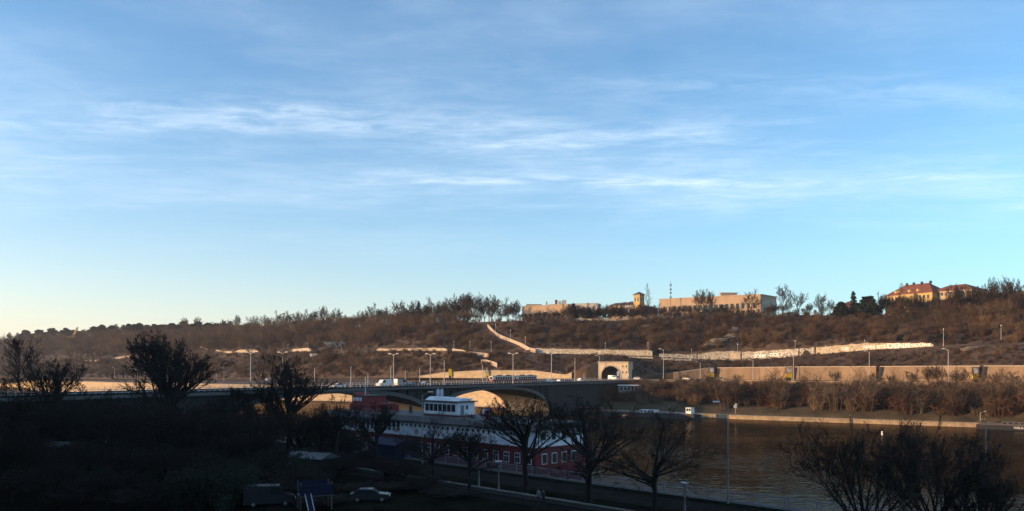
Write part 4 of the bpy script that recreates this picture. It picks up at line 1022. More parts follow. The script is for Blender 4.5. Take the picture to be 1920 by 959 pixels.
# ------------------------------------------------------------------ houses on the plateau
def house(name, label, foot, z0, z1, m, roof=None, rm=None, ridge=3.0, over=.5, cat='building'):
    """walls on a four-cornered footprint (front-left, front-right, back-right, back-left); roof: flat, hip or gable"""
    o = thing(name, label, cat, Vector((foot[0][0], foot[0][1], z0)))
    q = [Vector((f[0] - foot[0][0], f[1] - foot[0][1], 0)) for f in foot]; H = z1 - z0
    MB().prism([p + Vector((0, 0, -2)) for p in q], (0, 0, H + 2)).build('wall', m, o)
    c = sum(q, Vector()) / 4; e = [c + (p - c) * (1 + over / max((p - c).length, 1)) for p in q]
    if roof == 'flat': MB().prism([p + Vector((0, 0, H)) for p in e], (0, 0, .5)).build('roof', rm, o)
    elif roof in ('hip', 'gable'):
        a, d = (q[0] + q[3]) / 2, (q[1] + q[2]) / 2
        if roof == 'hip':
            w = (q[3] - q[0]).length * .5; ax = (d - a).normalized(); L = (d - a).length; w = min(w, L * .48); a, d = a + ax * w, d - ax * w
        r0, r1 = a + Vector((0, 0, H + ridge)), d + Vector((0, 0, H + ridge)); E = [p + Vector((0, 0, H)) for p in e]
        b = MB(); b.face([E[0], E[1], r1, r0]); b.face([E[2], E[3], r0, r1]); b.face([E[1], E[2], r1]); b.face([E[3], E[0], r0]); b.face([E[3], E[2], E[1], E[0]])
        b.build('roof', rm, o)
    return o
def win_row(o, A, B, zs, n, w, h, z0, foot0, m=None, margin=.04, depth=.12):
    """n windows per storey on the wall from A to B; each a framed part with its pane"""
    a, c = Vector((A[0] - foot0[0], A[1] - foot0[1], 0)), Vector((B[0] - foot0[0], B[1] - foot0[1], 0)); d = (c - a); L = d.length; d.normalize(); nrm = Vector((d.y, -d.x, 0))
    base = None
    for z in zs:
        for i in range(n):
            t = margin + (1 - 2 * margin) * (i + .5) / n; p = a + d * (L * t); M = frame(p + nrm * .02 + Vector((0, 0, z - z0)), d)
            f = MB().b2((-w / 2 - .12, -.08, -.12), (w / 2 + .12, 0.1, h + .12)).build('window', M_cop, o); f.data.transform(M)
            g_ = MB().b2((-w / 2, -.11, 0), (w / 2, -.05, h)).build('pane', m or M_glass, f); g_.data.transform(M)
F2 = lambda x, D: ((x - 960) / F_PX * D, D)
def back(f0, f1, dep):
    a, c = Vector((*f0, 0)), Vector((*f1, 0)); d = (c - a).normalized(); n = Vector((-d.y, d.x, 0)) * dep
    return [f0, f1, (f1[0] + n.x, f1[1] + n.y), (f0[0] + n.x, f0[1] + n.y)]
# beige block with chimneys behind
f = back(F2(979, 566), F2(1064, 548), 18); z1 = zof(574, 557); o = house('block_of_flats', 'flat roofed sandy block at the plateau edge with a plain top band', f, 50, z1, M_hpale, 'flat', M_cop)
win_row(o, f[0], f[1], (54.6, ), 9, 1.6, 3.4, 50, f[0]); MB().b2((3, 3, z1 - 49.5), (14, 8, z1 - 47.8)).build('roof_hut', M_hpale, o); MB().b2((17, 3, z1 - 49.5), (18, 4, z1 - 46)).build('chimney', M_hpale, o)
f = back(F2(1030, 600), F2(1120, 590), 14); z1 = zof(572, 600); o = house('block_of_flats', 'grey block with tall chimney stacks hidden behind trees', f, 50, z1, M_hgrey, 'flat', M_cop)
for (x0, x1, yt, m) in ((1041, 1044.5, 562.5, M_tile), (1044.7, 1047.5, 563, M_white), (1048.5, 1052, 565, M_hgrey), (1053.5, 1062, 563, M_hgrey)):
    a, c = F2(x0, 603), F2(x1, 602.5); MB().b2((a[0] - f[0][0], 3, z1 - 51), (c[0] - f[0][0], 6, zof(yt, 603) - 50)).build('chimney', m, o)
# villa with tower
f = back(F2(1146, 552), F2(1160, 543), 12); o = house('villa', 'gabled pinkish villa wing with a dark roof behind bare trees', back(F2(1140, 556), F2(1162, 546), 12), 49.5, zof(574, 550), M_hpale, 'gable', M_tiled, 2.6)
f = back(F2(1160, 548), F2(1192, 540), 12); z1 = zof(573, 545); o = house('villa', 'low villa with a long dark hipped roof beside the tower', f, 49.5, z1, M_hgrey, 'hip', M_tiled, 3.0); win_row(o, f[0], f[1], (52.0, 56.2), 5, 1.1, 1.9, 49.5, f[0])
a, c = F2(1188, 541), F2(1199.5, 537); f = back(a, c, 4.8); z1 = zof(553, 540); o = house('tower', 'square cream belvedere tower with a pyramid roof', f, 49.5, z1, M_hyel, 'hip', M_tiled, 2.0, 1.0)
win_row(o, f[0], f[1], (z1 - 4.6,), 2, .9, 2.6, 49.5, f[0]); win_row(o, f[1], f[2], (z1 - 4.6,), 2, .9, 2.6, 49.5, f[0]); win_row(o, f[0], f[1], (56,), 2, .8, 1.8, 49.5, f[0])
q = [Vector((p[0] - f[0][0], p[1] - f[0][1], z1 - 49.5)) for p in f]; MB().prism([p + (p - sum(q, Vector()) / 4) * .12 - Vector((0, 0, .6)) for p in q], (0, 0, .5)).build('cornice', M_cop, o)
f = back(F2(1203, 536), F2(1232, 545), 9); z1 = zof(577, 538); o = house('villa', 'shaded white villa wing below the tower', f, 49.5, z1, M_hgrey, 'hip', M_tiled, 2.0); win_row(o, f[0], f[1], (51.5, 55.5), 5, 1.0, 1.8, 49.5, f[0])
# long modern building
A, B, C = F2(1236, 570), F2(1426, 532), F2(1456, 552); z1 = zof(553, 532); f = [A, B, C, (A[0] + C[0] - B[0], A[1] + C[1] - B[1])]
o = house('office_building', 'long flat roofed beige office building with a shaded end wall', f, 49.5, z1, M_hpale, 'flat', M_cop)
win_row(o, A, B, (z1 - 8.8, z1 - 13.6), 18, 2.6, 3.6, 49.5, A); win_row(o, B, C, (z1 - 6.2, z1 - 11.0), 6, 1.8, 3.2, 49.5, A)
d = Vector((B[0] - A[0], B[1] - A[1], 0))
for i in range(19):
    p = d * (.02 + .96 * i / 18) ; m_ = frame(p + Vector((d.y, -d.x, 0)).normalized() * .12, d); pl = MB().b2((-.25, -.2, 0), (.25, .15, z1 - 49.5 - 5.2)).build('pilaster', M_hpale, o); pl.data.transform(m_)
p = d * .72; MB().box((p.x, p.y + 6, z1 - 49.5 + 1.3), (11, 4, 2.4)).build('roof_hut', M_hpale, o); MB().box((p.x, p.y + 6, z1 - 49.5 + 2.65), (12, 4.6, .3)).build('roof_hut_slab', M_cop, o)
for dx in (-6, 7): MB().tube((p.x + dx, p.y + 5, z1 - 49.5), (p.x + dx, p.y + 5, z1 - 45), .1, n=5).build('aerial', M_pole, o)
# red roofed house between conifers
f = back(F2(1562, 486), F2(1600, 474), 12); z1 = zof(577, 478); o = house('house', 'small house with a red tiled roof among dark conifers', f, 48.5, z1, M_hpale, 'hip', M_tile, 4.0); win_row(o, f[0], f[1], (51,), 4, 1.0, 1.6, 48.5, f[0])
# big yellow building
f = back(F2(1660, 474), F2(1748, 447), 15); z1 = zof(556, 474); o = house('institute_building', 'big ochre building with a red hipped roof behind bare trees', f, 48, z1, M_hyel, 'hip', M_tile, 6.2, .8)
win_row(o, f[0], f[1], (z1 - 3.2, z1 - 7.0, z1 - 10.8), 11, 1.2, 2.0, 48, f[0]); win_row(o, f[3], f[0], (z1 - 3.2, z1 - 7.0), 3, 1.2, 2.0, 48, f[0])
d = Vector((f[1][0] - f[0][0], f[1][1] - f[0][1], 0)); n_ = Vector((-d.y, d.x, 0)).normalized()
for t in (.30, .45, .62, .80): p = d * t + n_ * 7; MB().box((p.x, p.y, z1 - 48 + 6.4), (1.2, .8, 1.6)).build('chimney', M_tiled, o)
for t in (.2, .25, .5, .68): p = d * t + n_ * 1.6; MB().box((p.x, p.y, z1 - 48 + 1.9), (1.4, 2.0, 1.5)).build('dormer', M_hyel, o)
q = d * .55; M_ = frame(q + Vector((d.y, -d.x, 0)).normalized() * 3.0, d); pr = MB().b2((-4.2, 0, -2), (4.2, 3.0, z1 - 48 - .2)).build('projecting_bay', M_hyel, o); pr.data.transform(M_)
f = back(F2(1744, 453), F2(1822, 433), 14); z1 = zof(546, 446); o = house('institute_building', 'ochre upper wing with its own red roof and a row of attic windows', f, 48, z1, M_hpale, 'hip', M_tile, 3.6, .8)
win_row(o, f[0], f[1], (z1 - 2.6, z1 - 6.6, z1 - 10.4), 9, 1.1, 1.8, 48, f[0])
f = back(F2(1835, 455), F2(1960, 432), 14); z1 = zof(551, 448); o = house('block_of_flats', 'pale yellow flat topped block showing between tall poplars', f, 48, z1, M_hyel, 'flat', M_cop); win_row(o, f[0], f[1], (z1 - 3.4, z1 - 7.2), 13, 1.2, 1.9, 48, f[0])
a = F2(1842, 452); MB().box((2.5, 6, z1 - 48 + 1.5), (4, 3, 3)).build('roof_hut', M_hyel, o)
# radio mast and monument
t = thing('radio_mast', 'thin lattice radio mast on the plateau', 'mast', PX(1257.5, 560, 50)); H = zof(528, 560) - 50; b = MB()
for k in range(3):
    t_ = k * 2.094; c_ = (math.cos(t_) * .45, math.sin(t_) * .45); b.tube((*c_, 0), (c_[0] * .4, c_[1] * .4, H), .07, n=4)
for i in range(28):
    z = H * i / 28; k0, k1 = (i % 3) * 2.094, ((i + 1) % 3) * 2.094; s0, s1 = 1 - .6 * i / 28, 1 - .6 * (i + 1) / 28
    b.tube((math.cos(k0) * .45 * s0, math.sin(k0) * .45 * s0, z), (math.cos(k1) * .45 * s1, math.sin(k1) * .45 * s1, z + H / 28), .035, n=3)
b.build('lattice', M_steel, t)
for z in (.62, .72, .80, .9): MB().b2((-.7, -.1, H * z), (.7, .1, H * z + .9)).build('antenna', M_steel, t)
D = 1120; t = thing('tilted_monument', 'tilted golden beam rising from a low base on the far ridge', 'monument', P(137, 634, D))
u_ = D / F_PX
MB().prism([(-12 * u_, -2, 0), (4 * u_, -2, 0), (4 * u_, -2, 5.5 * u_), (-4 * u_, -2, 4 * u_), (-12 * u_, -2, 2.5 * u_)], (0, 4, 0)).build('base', mat('sunlit_gold', (.62, .40, .12), .6), t)
MB().prism([(-1 * u_, -1, 4 * u_), (3.5 * u_, -1, 5 * u_), (9.5 * u_, -1, 20 * u_), (7.2 * u_, -1, 20 * u_)], (0, 2, 0)).build('beam', mat('sunlit_gold', (.62, .40, .12), .6), t)  # gold tone of the low sun put into the colour of base and beam
M_hut = mat('hut_white', (.65, .62, .56), .8)
for i, (x, y) in enumerate(((148, 668), (161, 667), (177, 665), (191, 665))):
    D = rampD(x, y) - 8; t = thing('garden_lamp', 'white capped lamp glinting on the far wooded slope', 'street lamp', P(x, y + 5, D), 0, 'white lamps on the far slope')
    MB().tube((0, 0, -3), (0, 0, 3.4), .12, n=5).build('pole', M_pole, t); MB().tube((0, 0, 3.4), (0, 0, 4.6), .9, .5, 8).build('lamp_head', M_white, t)
ramp('pale switchback path wall on the far wooded slope', [onhill(*q, 6) for q in ((160, 677), (175, 677), (190, 676), (215, 672), (245, 668))], name='path_wall', h=.8)
ramp('thin pale path line crossing the slope above the dense tree', [onhill(*q, 4) for q in ((375, 651), (395, 656), (415, 659), (440, 661))], name='path_wall', h=.5)

# ------------------------------------------------------------------ trees on the crest
VAR = []; M_crown = brush_mat('crest_twigs', [(.028, .021, .016), (.045, .033, .024), (.070, .050, .035)])  # crown colour darkened to hold the shade among the twigs
for i, (kw) in enumerate((dict(H=12, trunk_h=3.4, r0=.24, spread=.75, nmain=7, depth=3, kids=(6, 5, 4), up=.35, twig=.055, ratio=.55),
                          dict(H=12, trunk_h=2.6, r0=.22, spread=.55, nmain=7, depth=3, kids=(6, 5, 4), up=.6, twig=.055, ratio=.5),
                          dict(H=12, trunk_h=4.4, r0=.28, spread=.95, nmain=6, depth=3, kids=(6, 5, 5), up=.2, twig=.055, ratio=.6, crooked=.26))):
    T, Bs = grow(40 + i, **kw)
    VAR.append(make_tree('bare_tree', 'bare broadleaf tree on the crest', 'tree', T, Bs, M_barkh, M_crown, thick=.06))
T, Bs = excurrent(51, 14, .2, 2.2, 34, (4,), .9, .03, .1, .5); VAR.append(make_tree('poplar_tree', 'slim bare poplar', 'tree', T, Bs, M_barkh, M_crown, thick=.06))
zt = lambda o: max((o.matrix_basis @ Vector(c)).z for ch in o.children for c in ch.bound_box)
VH = [zt(o) for o in VAR]
def crest(v, x, yt, back_=8, wscale=1.0, label=None, group=None):
    D = CD(x) + back_; X = (x - 960) / F_PX * D; z = hill_z(X, D) - .3; H = zof(yt, D) - z; s = max(H, 3) / VH[v]
    return place(VAR[v], (X, D, z), rnd.random() * 6.28, (s * wscale, s * wscale, s), label, group)
YT = interp([(300, 604), (440, 599), (500, 590), (560, 587), (620, 583), (660, 584), (700, 574), (740, 571), (780, 572), (830, 566), (880, 556), (920, 562), (975, 570)])
for i in range(84):
    x = 330 + 650 * (i + rnd.uniform(-.4, .4)) / 84
    crest(rnd.choice((0, 1, 2, 0)), x, YT(x) + rnd.choice((-9, -3, 2, 7, 12)) + rnd.uniform(-3, 3), rnd.uniform(-6, 40), 1.0, 'bare tree crowded into the ridge line upstream of the sandy block', 'bare trees along the upstream ridge')
crest(1, 877, 547, 6, .8, 'tallest narrow bare tree on the ridge beside the layered cedar', None); crest(2, 826, 564, 6, .9, 'wide bare tree between the two dark cedars', None); crest(0, 962, 566, 4, 1.0, 'round crowned bare tree beside the sandy block', None); crest(0, 921, 561, 4, 1.0, 'spreading bare tree past the tallest narrow one', None)
for i in range(48):
    x = 1062 + 175 * (i + rnd.uniform(-.4, .4)) / 48; crest(rnd.choice((0, 2, 2)), x, rnd.uniform(567, 582), rnd.uniform(3, 24), 1.1, 'low pollarded tree in the row before the villa', 'pollarded trees before the villa')
crest(3, 1213, 529, 30, .8, 'pair-stemmed tall poplar behind the belvedere tower', None); crest(3, 1217, 541, 32, .9, 'shorter slim poplar behind the belvedere tower', None)
for x, yt in ((1310, 541), (1322, 540), (1334, 545)): crest(1, x, yt, 8, .75, 'upright bare tree in the clump before the long office building', 'bare clump before the office building')
for i in range(44):
    x = 1232 + 220 * (i + rnd.uniform(-.4, .4)) / 44; crest(rnd.choice((0, 1, 2)), x, rnd.uniform(571, 586), rnd.uniform(2, 16), 1.0, 'low bare tree before the long office building', 'low trees before the office building')
crest(2, 1408, 540, 8, .75, 'crooked bare tree standing before the office building end', None); crest(0, 1467, 530, 8, .75, 'tall dense bare tree beside the office building end wall', None); crest(0, 1497, 545, 8, .9, 'bare tree between the tall dense one and the round one', None); crest(0, 1541, 548, 8, .9, 'rounded bare tree beside the dark conifers', None)
crest(3, 1690, 530, 4, 1.6, 'brushy twin topped tree before the ochre roof', None); crest(2, 1652, 545, 6, .6, 'thin bare tree at the corner of the ochre building', None)
for i in range(40):
    x = 1650 + 190 * (i + rnd.uniform(-.4, .4)) / 40; crest(rnd.choice((0, 1, 1)), x, rnd.uniform(550, 572), rnd.uniform(-4, 14), .9, 'leafless tree screening the ochre building', 'trees screening the ochre building')
for i in range(46):
    x = 1785 + 330 * (i + rnd.uniform(-.4, .4)) / 46; crest(rnd.choice((0, 1, 1, 2)), x, rnd.uniform(524, 560), rnd.uniform(-8, 22), .85, 'tall leafless tree in the grove past the ochre building', 'grove past the ochre building')
for x, yt in ((1860, 517), (1885, 516), (1905, 520), (1838, 534)): crest(1, x, yt, 12, .7, 'poplar-like bare tree topping the grove before the pale yellow block', 'tallest trees of the grove')
for i in range(16):
    x = 1440 + 130 * (i + rnd.uniform(-.4, .4)) / 16; crest(rnd.choice((0, 1, 2)), x, rnd.uniform(560, 580), rnd.uniform(0, 14), 1.0, 'low bare tree between the office building and the conifers', 'low trees before the conifers')
for i in range(10):
    x = 975 + 90 * (i + rnd.uniform(-.4, .4)) / 10; crest(rnd.choice((0, 2)), x, rnd.uniform(576, 588), rnd.uniform(3, 20), 1.1, 'low bare tree before the sandy block', 'low trees before the sandy block')
# conifers
def con(label, x, yt, D, W, tiers, seed, group=None, name='conifer_tree', **k):
    X = (x - 960) / F_PX * D; z = hill_z(X, D) - .3; return make_conifer(name, label, zof(yt, D) - z, W, tiers, seed, (X, D, z), group, **k)
con('dark upright cedar on the ridge', 785, 563, CD(785) + 5, 4.2, 15, 61, size=.45)
con('dark cedar with flat layered branches on the ridge', 852, 563, CD(852) + 5, 5.2, 7, 62, layered=1, size=.4, dense=50)
con('small dark conifer beside the grey chimney block', 1075, 568, CD(1075) + 6, 4.5, 12, 63, size=.5); con('bushy dark conifer in the pollarded row', 1104, 576, CD(1104) + 6, 4.5, 9, 64, size=.5)
con('low flat dark cedar before the long office building', 1352, 572, CD(1352) + 5, 4.5, 6, 65, layered=1)
con('broad black yew under the red roofed house', 1577, 566, CD(1577) - 5, 8, 13, 66, size=.6, dense=170); con('pointed dark spruce rising over the yews', 1600, 545, CD(1600) + 8, 3.4, 16, 67, size=.4)
con('massive round topped dark pine beside the ochre building', 1624, 555, CD(1624) - 5, 8, 11, 68, size=.65, dense=190, layered=.6); con('dark low yew at the foot of the round topped pine', 1640, 566, CD(1640) - 6, 6.5, 9, 69, size=.6, dense=150)
pc = make_conifer('pine_tree', 'dark pine on the far upstream ridge', 16, 5.5, 10, 70, group='pines on the far ridge', layered=.7, size=.9, dense=110, base=.3); sp = make_conifer('spruce_tree', 'pointed spruce on the far upstream ridge', 17, 4.5, 12, 71, group='spruces on the far ridge', size=.6)
for i in range(36):
    x = 20 + 420 * (i + rnd.uniform(-.4, .4)) / 36; D = CD(x) + rnd.uniform(-40, 60); X = (x - 960) / F_PX * D; yt = np.interp(x, (0, 90, 150, 210, 260, 440), (622, 616, 617, 608, 604, 602)) + rnd.uniform(-2, 6)
    z = hill_z(X, D) - .5; H = max(zof(yt, D) - z, 8); place(sp if rnd.random() < .25 else pc, (X, D, z), rnd.random() * 6, (1.7, 1.7, H / 16))
for (x, yt, w, dd) in ((1690, 628, 3.5, 12), (1763, 626, 3.5, 12), (1595, 632, 3, 12), (1232, 655, 3, 6), (1445, 615, 3, 35), (1520, 600, 3.5, 50), (1350, 632, 2.5, 22), (1120, 640, 3, 18), (1855, 610, 3.5, 30), (1180, 618, 2.5, 38), (1810, 628, 3, 16)): con('dark evergreen bush on the slope over the graffiti wall', x, yt, GD(x) + dd, w, 6, int(x), 'evergreen bushes over the graffiti wall', 'evergreen_bush', dense=90, size=.5)
# thorny roadside trees along the parapet
for (x, yt, v) in ((1285, 698, 2), (1243, 706, 2), (1382, 700, 0), (1565, 693, 0), (1640, 697, 2), (1710, 690, 2), (1743, 684, 1), (1760, 682, 1), (1790, 690, 0), (1815, 688, 2), (1890, 690, 2), (1860, 694, 0), (1670, 700, 0), (1330, 706, 2), (1310, 708, 0)):
    D = RFD(x) - 4; X = (x - 960) / F_PX * D; z = slope_z(X, D) - .2; s = (zof(yt, D) - z) / VH[v]
    dup(VAR[v], (X, D, z), rnd.random() * 6, (s * 1.15, s * 1.15, s), 'dark crooked tree growing by the road parapet before the retaining wall', 'trees by the road parapet')
for (x, y, v, h) in ((1658, 778, 1, 7), (1700, 775, 0, 8), (1797, 783, 1, 8), (1808, 783, 1, 9), (1760, 780, 2, 6), (1425, 772, 1, 8), (1560, 773, 0, 7), (1880, 783, 0, 9), (1480, 770, 2, 7)):
    D = lerp(fbD(x), RFD(x), .3); X = (x - 960) / F_PX * D; z = slope_z(X, D) - .2; dup(VAR[v], (X, D, z), rnd.random() * 6, h / VH[v], 'pale stemmed young tree on the grass above the quay', 'young trees above the quay')

# pale rock showing through the brush
def rock(label, x, y, w, h, seed):
    r = random.Random(seed); D = rampD(x, y) - 1.5; p = P(x, y, D); o = thing('rock_outcrop', label, 'rock', p, 0, 'rock outcrops in the brush'); bm = bmesh.new(); bmesh.ops.create_icosphere(bm, subdivisions=3, radius=1)
    for v in bm.verts:
        k = 1 + .35 * math.sin(v.co.x * 5 + seed) * math.sin(v.co.z * 7 + v.co.y * 3) + r.gauss(0, .05); v.co = Vector((v.co.x * w * k + v.co.z * w * .5, v.co.y * 1.3 * k, v.co.z * h * k))
    me = bpy.data.meshes.new('rock'); bm.to_mesh(me); bm.free(); link('boulder', me, mat('slate_rock', (.26, .20, .14), .95, .35, 1.2, .6, 3), o)
for i, (x, y, w, h) in enumerate(((1375, 622, 3, 2.2), (1368, 632, 4, 1.6), (1345, 640, 5, 1.5), (1330, 648, 4, 1.2), (1470, 612, 3, 1.6), (1210, 612, 3, 1.2), (1600, 600, 3, 1.4), (1820, 655, 4, 1.0), (700, 640, 3, 1.2))): rock('pale craggy rock showing through the brush of the slope', x, y, w, h, i)
# ------------------------------------------------------------------ house row on the near bank (behind and beside the viewpoint)
M_row = mat('row_render', (0.40, 0.36, 0.30), .9, .1, .2)
win_me = MB().b2((-.7, -.06, 0), (.7, .1, 2.1)).build('window', M_glass); win_me_d = win_me.data; bpy.data.objects.remove(win_me)
rown = ['corner apartment house by the bridge approach', 'apartment house with a tall mansard beside the corner house', 'pale apartment house facing the playground', 'apartment house at the viewpoint', 'apartment house downstream of the viewpoint', 'last apartment house of the riverside row', 'wide apartment house upstream of the bridge approach', 'end apartment house of the upstream row']
for i in range(8):
    t0, t1 = -385 + i * 60.5, -385 + (i + 1) * 60.5 - .3; top = 36 + (i * 37 % 5) * .8
    base = NBP(-1.6, t0, 5); o = thing('apartment_house', rown[i] + ' on the near bank', 'house', base, rzof(UB), 'houses of the riverside row')
    L = t1 - t0
    MB().b2((0, -16, -3), (L, 0, top - 10)).build('wall', M_row, o)
    MB().prism([(0, .5, top - 10), (0, -2.5, top - 5.5), (0, -13, top - 5), (0, -16.3, top - 10)], (L, 0, 0)).build('roof', M_tiled, o)
    MB().b2((0, .0, top - 10.6), (L, .45, top - 10.02)).build('cornice', M_cop, o)
    for r_ in range(6):
        for c_ in range(12):
            w = bpy.data.objects.new('window', win_me_d); sc.collection.objects.link(w); w.parent = o; w.location = (2.5 + c_ * (L - 5) / 11, .02, 2.2 + r_ * 3.7)

# ------------------------------------------------------------------ riverside railing and park edge
M_rail = mat('pale_railing', (.19, .205, .235), .5, .1, 1)
for k in range(9):
    t0 = -150 + k * 22; o = thing('riverside_railing', 'pale barred riverside railing panel on the bank wall', 'railing', NBP(80.2, t0, 5.05), rzof(UB), 'railing panels along the near bank')
    b = MB()
    for i in range(int(21.6 / .16)): b.tube((i * .16, 0, .12), (i * .16, 0, 1.08), .016, n=4, caps=False)
    bars = b.build('bars', M_rail, o); bars['kind'] = 'stuff'
    MB().b2((0, -.035, 1.08), (21.8, .035, 1.16)).build('top_rail', M_rail, o); MB().b2((0, -.025, .08), (21.8, .025, .13)).build('bottom_rail', M_rail, o)
    for i in range(8): MB().b2((i * 3.1 - .05, -.05, 0), (i * 3.1 + .05, .05, 1.22)).build('post', M_rail, o)
b = thing('park_wall', 'low pale stone wall edging the park promenade', 'wall', NBP(65.3, -160, 5), rzof(UB))
for i in range(100):
    if i * 2.4 > 236: break
    MB().b2((i * 2.4 + .015, -.2, -.2), (i * 2.4 + 2.385, .2, .42)).build('stone', M_conc, b)
MB().b2((0, -.26, .42), (238, .26, .54)).build('coping', mat('dark_coping', (.13, .125, .11), .9, .3, .6), b)  # coping in a darker mottled tone than the other walls

# ------------------------------------------------------------------ the moored hotel ship
SA = 85.0
def shx(x, n=SA):
    """distance along the bank of photo column x on the plane n metres out"""
    k = (x - 960) / F_PX     # (NB*n + UB*t): X = k Y
    return (k * NB.y * n - NB.x * n) / (UB.x - k * UB.y)
tl, tr = shx(622), shx(1004); SL = tr - tl
sh = thing('hotel_ship', 'moored red and white hotel ship with a long roof and white top deckhouse', 'ship', NBP(SA, tl, 0), rzof(UB))
M_shred = mat('ship_red', (.10, .008, .010), .55, .15, .4); M_shw = mat('ship_white', (.52, .54, .58), .5, .2, .35); M_shroof = mat('ship_roof', (.055, .05, .052), .7, .2, .4); M_shdk = mat('ship_deck', (.10, .09, .085), .8, .2, .4)
# local: x along the bank (downstream), y across the river (+ = away from bank), z up
MB().prism([(-4, 5.5, .0), (-1, 1, -1.0), (SL + 1, 1, -1.0), (SL + 5, 5.5, 0), (SL + 1, 10.5, -1), (-1, 10.5, -1)], (0, 0, 5.2)).build('hull', M_shred, sh)
MB().b2((0, 0, 4.2), (SL, 11, 8.2)).build('lower_deckhouse', M_shred, sh)
MB().b2((-.3, -.3, 8.2), (SL + .3, 11.3, 8.45)).build('deck_edge', M_shw, sh)
MB().b2((0, .25, 8.45), (SL, 10.75, 10.8)).build('upper_deckhouse', M_shw, sh)
MB().prism([(-.8, -.9, 10.8), (-.8, 0, 11.65), (-.8, 11, 11.65), (-.8, 11.9, 10.8)], (SL + 1.6, 0, 0)).build('roof', M_shroof, sh)
def shwin(x0, x1, z0, z1, y=0.0, frame=True, parent=sh):
    if frame:
        f = MB().b2((x0 - .1, y - .07, z0 - .1), (x1 + .1, y + .05, z1 + .1)).build('window', M_shw, parent)
        xm, zm = (x0 + x1) / 2, lerp(z0, z1, .62)
        for (a, c, d, e) in ((x0, xm - .04, z0, zm - .04), (xm + .04, x1, z0, zm - .04), (x0, xm - .04, zm + .04, z1), (xm + .04, x1, zm + .04, z1)):
            MB().b2((a, y - .10, d), (c, y - .06, e)).build('pane', M_glass, f)
    else: MB().b2((x0, y - .06, z0), (x1, y + .04, z1)).build('window', M_glass, parent)
i = 0; x = 1.5
while x < SL - 1.5:
    shwin(x, x + .95, 5.7, 7.1); x += 2.38
for yy in (1.4, 3.6, 5.8, 8.0):
    f = MB().b2((SL - .05, yy - .1, 5.6), (SL + .07, yy + 1.05, 7.2)).build('window', M_shw, sh); MB().b2((SL + .02, yy, 5.7), (SL + .1, yy + .95, 7.1)).build('pane', M_glass, f)
    MB().b2((SL - .05, yy, 9.2), (SL + .06, yy + .8, 10.3)).build('window', M_glass, sh)
x = 1.0
while x < SL - 1:
    if x < shx(745) - tl: shwin(x, x + .75, 8.75, 10.5, .25, False); x += 1.35
    else: shwin(x, x + .42, 9.75, 10.2, .25, False); x += 1.25
b = MB()      # railing on the roof edge
for k in range(int(SL / 2)): b.tube((k * 2, .2, 11.6), (k * 2, .2, 12.3), .03, n=4)
b.tube((0, .2, 12.3), (SL, .2, 12.3), .03, n=4); b.build('roof_railing', M_steel, sh)
b = MB()
for k in range(int(SL / 1.6)): b.tube((k * 1.6, -.25, 8.45), (k * 1.6, -.25, 9.35), .025, n=4)
for z in (8.9, 9.35): b.tube((0, -.25, z), (SL, -.25, z), .025, n=4)
b.build('deck_railing', M_shw, sh)
for k in range(9):
    xx = 4 + k * SL / 9.5; b = MB()
    for j in range(12): a0, a1 = j * math.pi / 6, (j + 1) * math.pi / 6; b.tube((xx + .32 * math.cos(a0), -.33, 8.9 + .32 * math.sin(a0)), (xx + .32 * math.cos(a1), -.33, 8.9 + .32 * math.sin(a1)), .08, n=5)
    b.build('lifebuoy', mat('buoy_orange', (.35, .08, .02), .6), sh)
    MB().tube((xx + 2, -.25, 1.2), (xx + 2, -.25, 3.4), .28, n=8).build('fender', M_black, sh)
for xx in (1, SL * .5, SL - 1): MB().tube((xx, 0, 4.4), (xx + 3, -5.4, 5.1), .05, n=4).build('mooring_rope', M_steel, sh)
# white top deckhouse
x0, x1 = shx(795, SA + 3) - tl, shx(858, SA + 3) - tl; zr = 11.4
MB().b2((x0, 3, zr - .2), (x1, 6.9, zr + .55)).build('deckhouse_base', M_shred, sh)
dh = MB().b2((x0, 3.03, zr + .55), (x1 - .02, 6.87, 14.15)).build('top_deckhouse', M_shw, sh)
MB().b2((x0 - .35, 2.6, 14.15), (x1 + .35, 7.3, 14.32)).build('deckhouse_roof', M_shroof, dh); MB().prism([(x0, 3.2, 14.32), (x1, 3.2, 14.32), (x1, 4.2, 14.7), (x0, 4.2, 14.9)], (0, 2.4, 0)).build('skylight', M_shw, dh)
n_ = 7
for k in range(n_): xa = x0 + .4 + k * (x1 - x0 - .8) / n_; MB().b2((xa, 2.98, 12.5), (xa + (x1 - x0 - .8) / n_ - .25, 3.06, 13.7)).build('window', M_glass, dh)
MB().b2((x1 - .05, 3.7, 12.0), (x1 + .03, 4.4, 13.6)).build('door', mat('grey_door', (.12, .14, .17), .5), dh); MB().b2((x1 - .05, 4.9, 12.9), (x1 + .03, 5.3, 13.6)).build('window', M_glass, dh)
for k, xx in enumerate((shx(823, SA + 4.5) - tl, shx(827.5, SA + 4.5) - tl)):
    d = MB(); c = Vector((xx, 4.2 + .3 * k, 15.6)); R0 = .62; ring = [c + Vector((math.cos(a) * .55 * R0 * 1.0, -.25 * 0, math.sin(a) * R0 * 1.15)) for a in [2 * math.pi * j / 14 for j in range(14)]]
    d.prism(ring, (.10, .14, 0)); dd = d.build('satellite_dish', M_shw, sh); MB().tube((xx, 4.3 + .3 * k, 14.6), (xx, 4.3 + .3 * k, 15.6), .06, n=5).build('bracket', M_steel, dd)
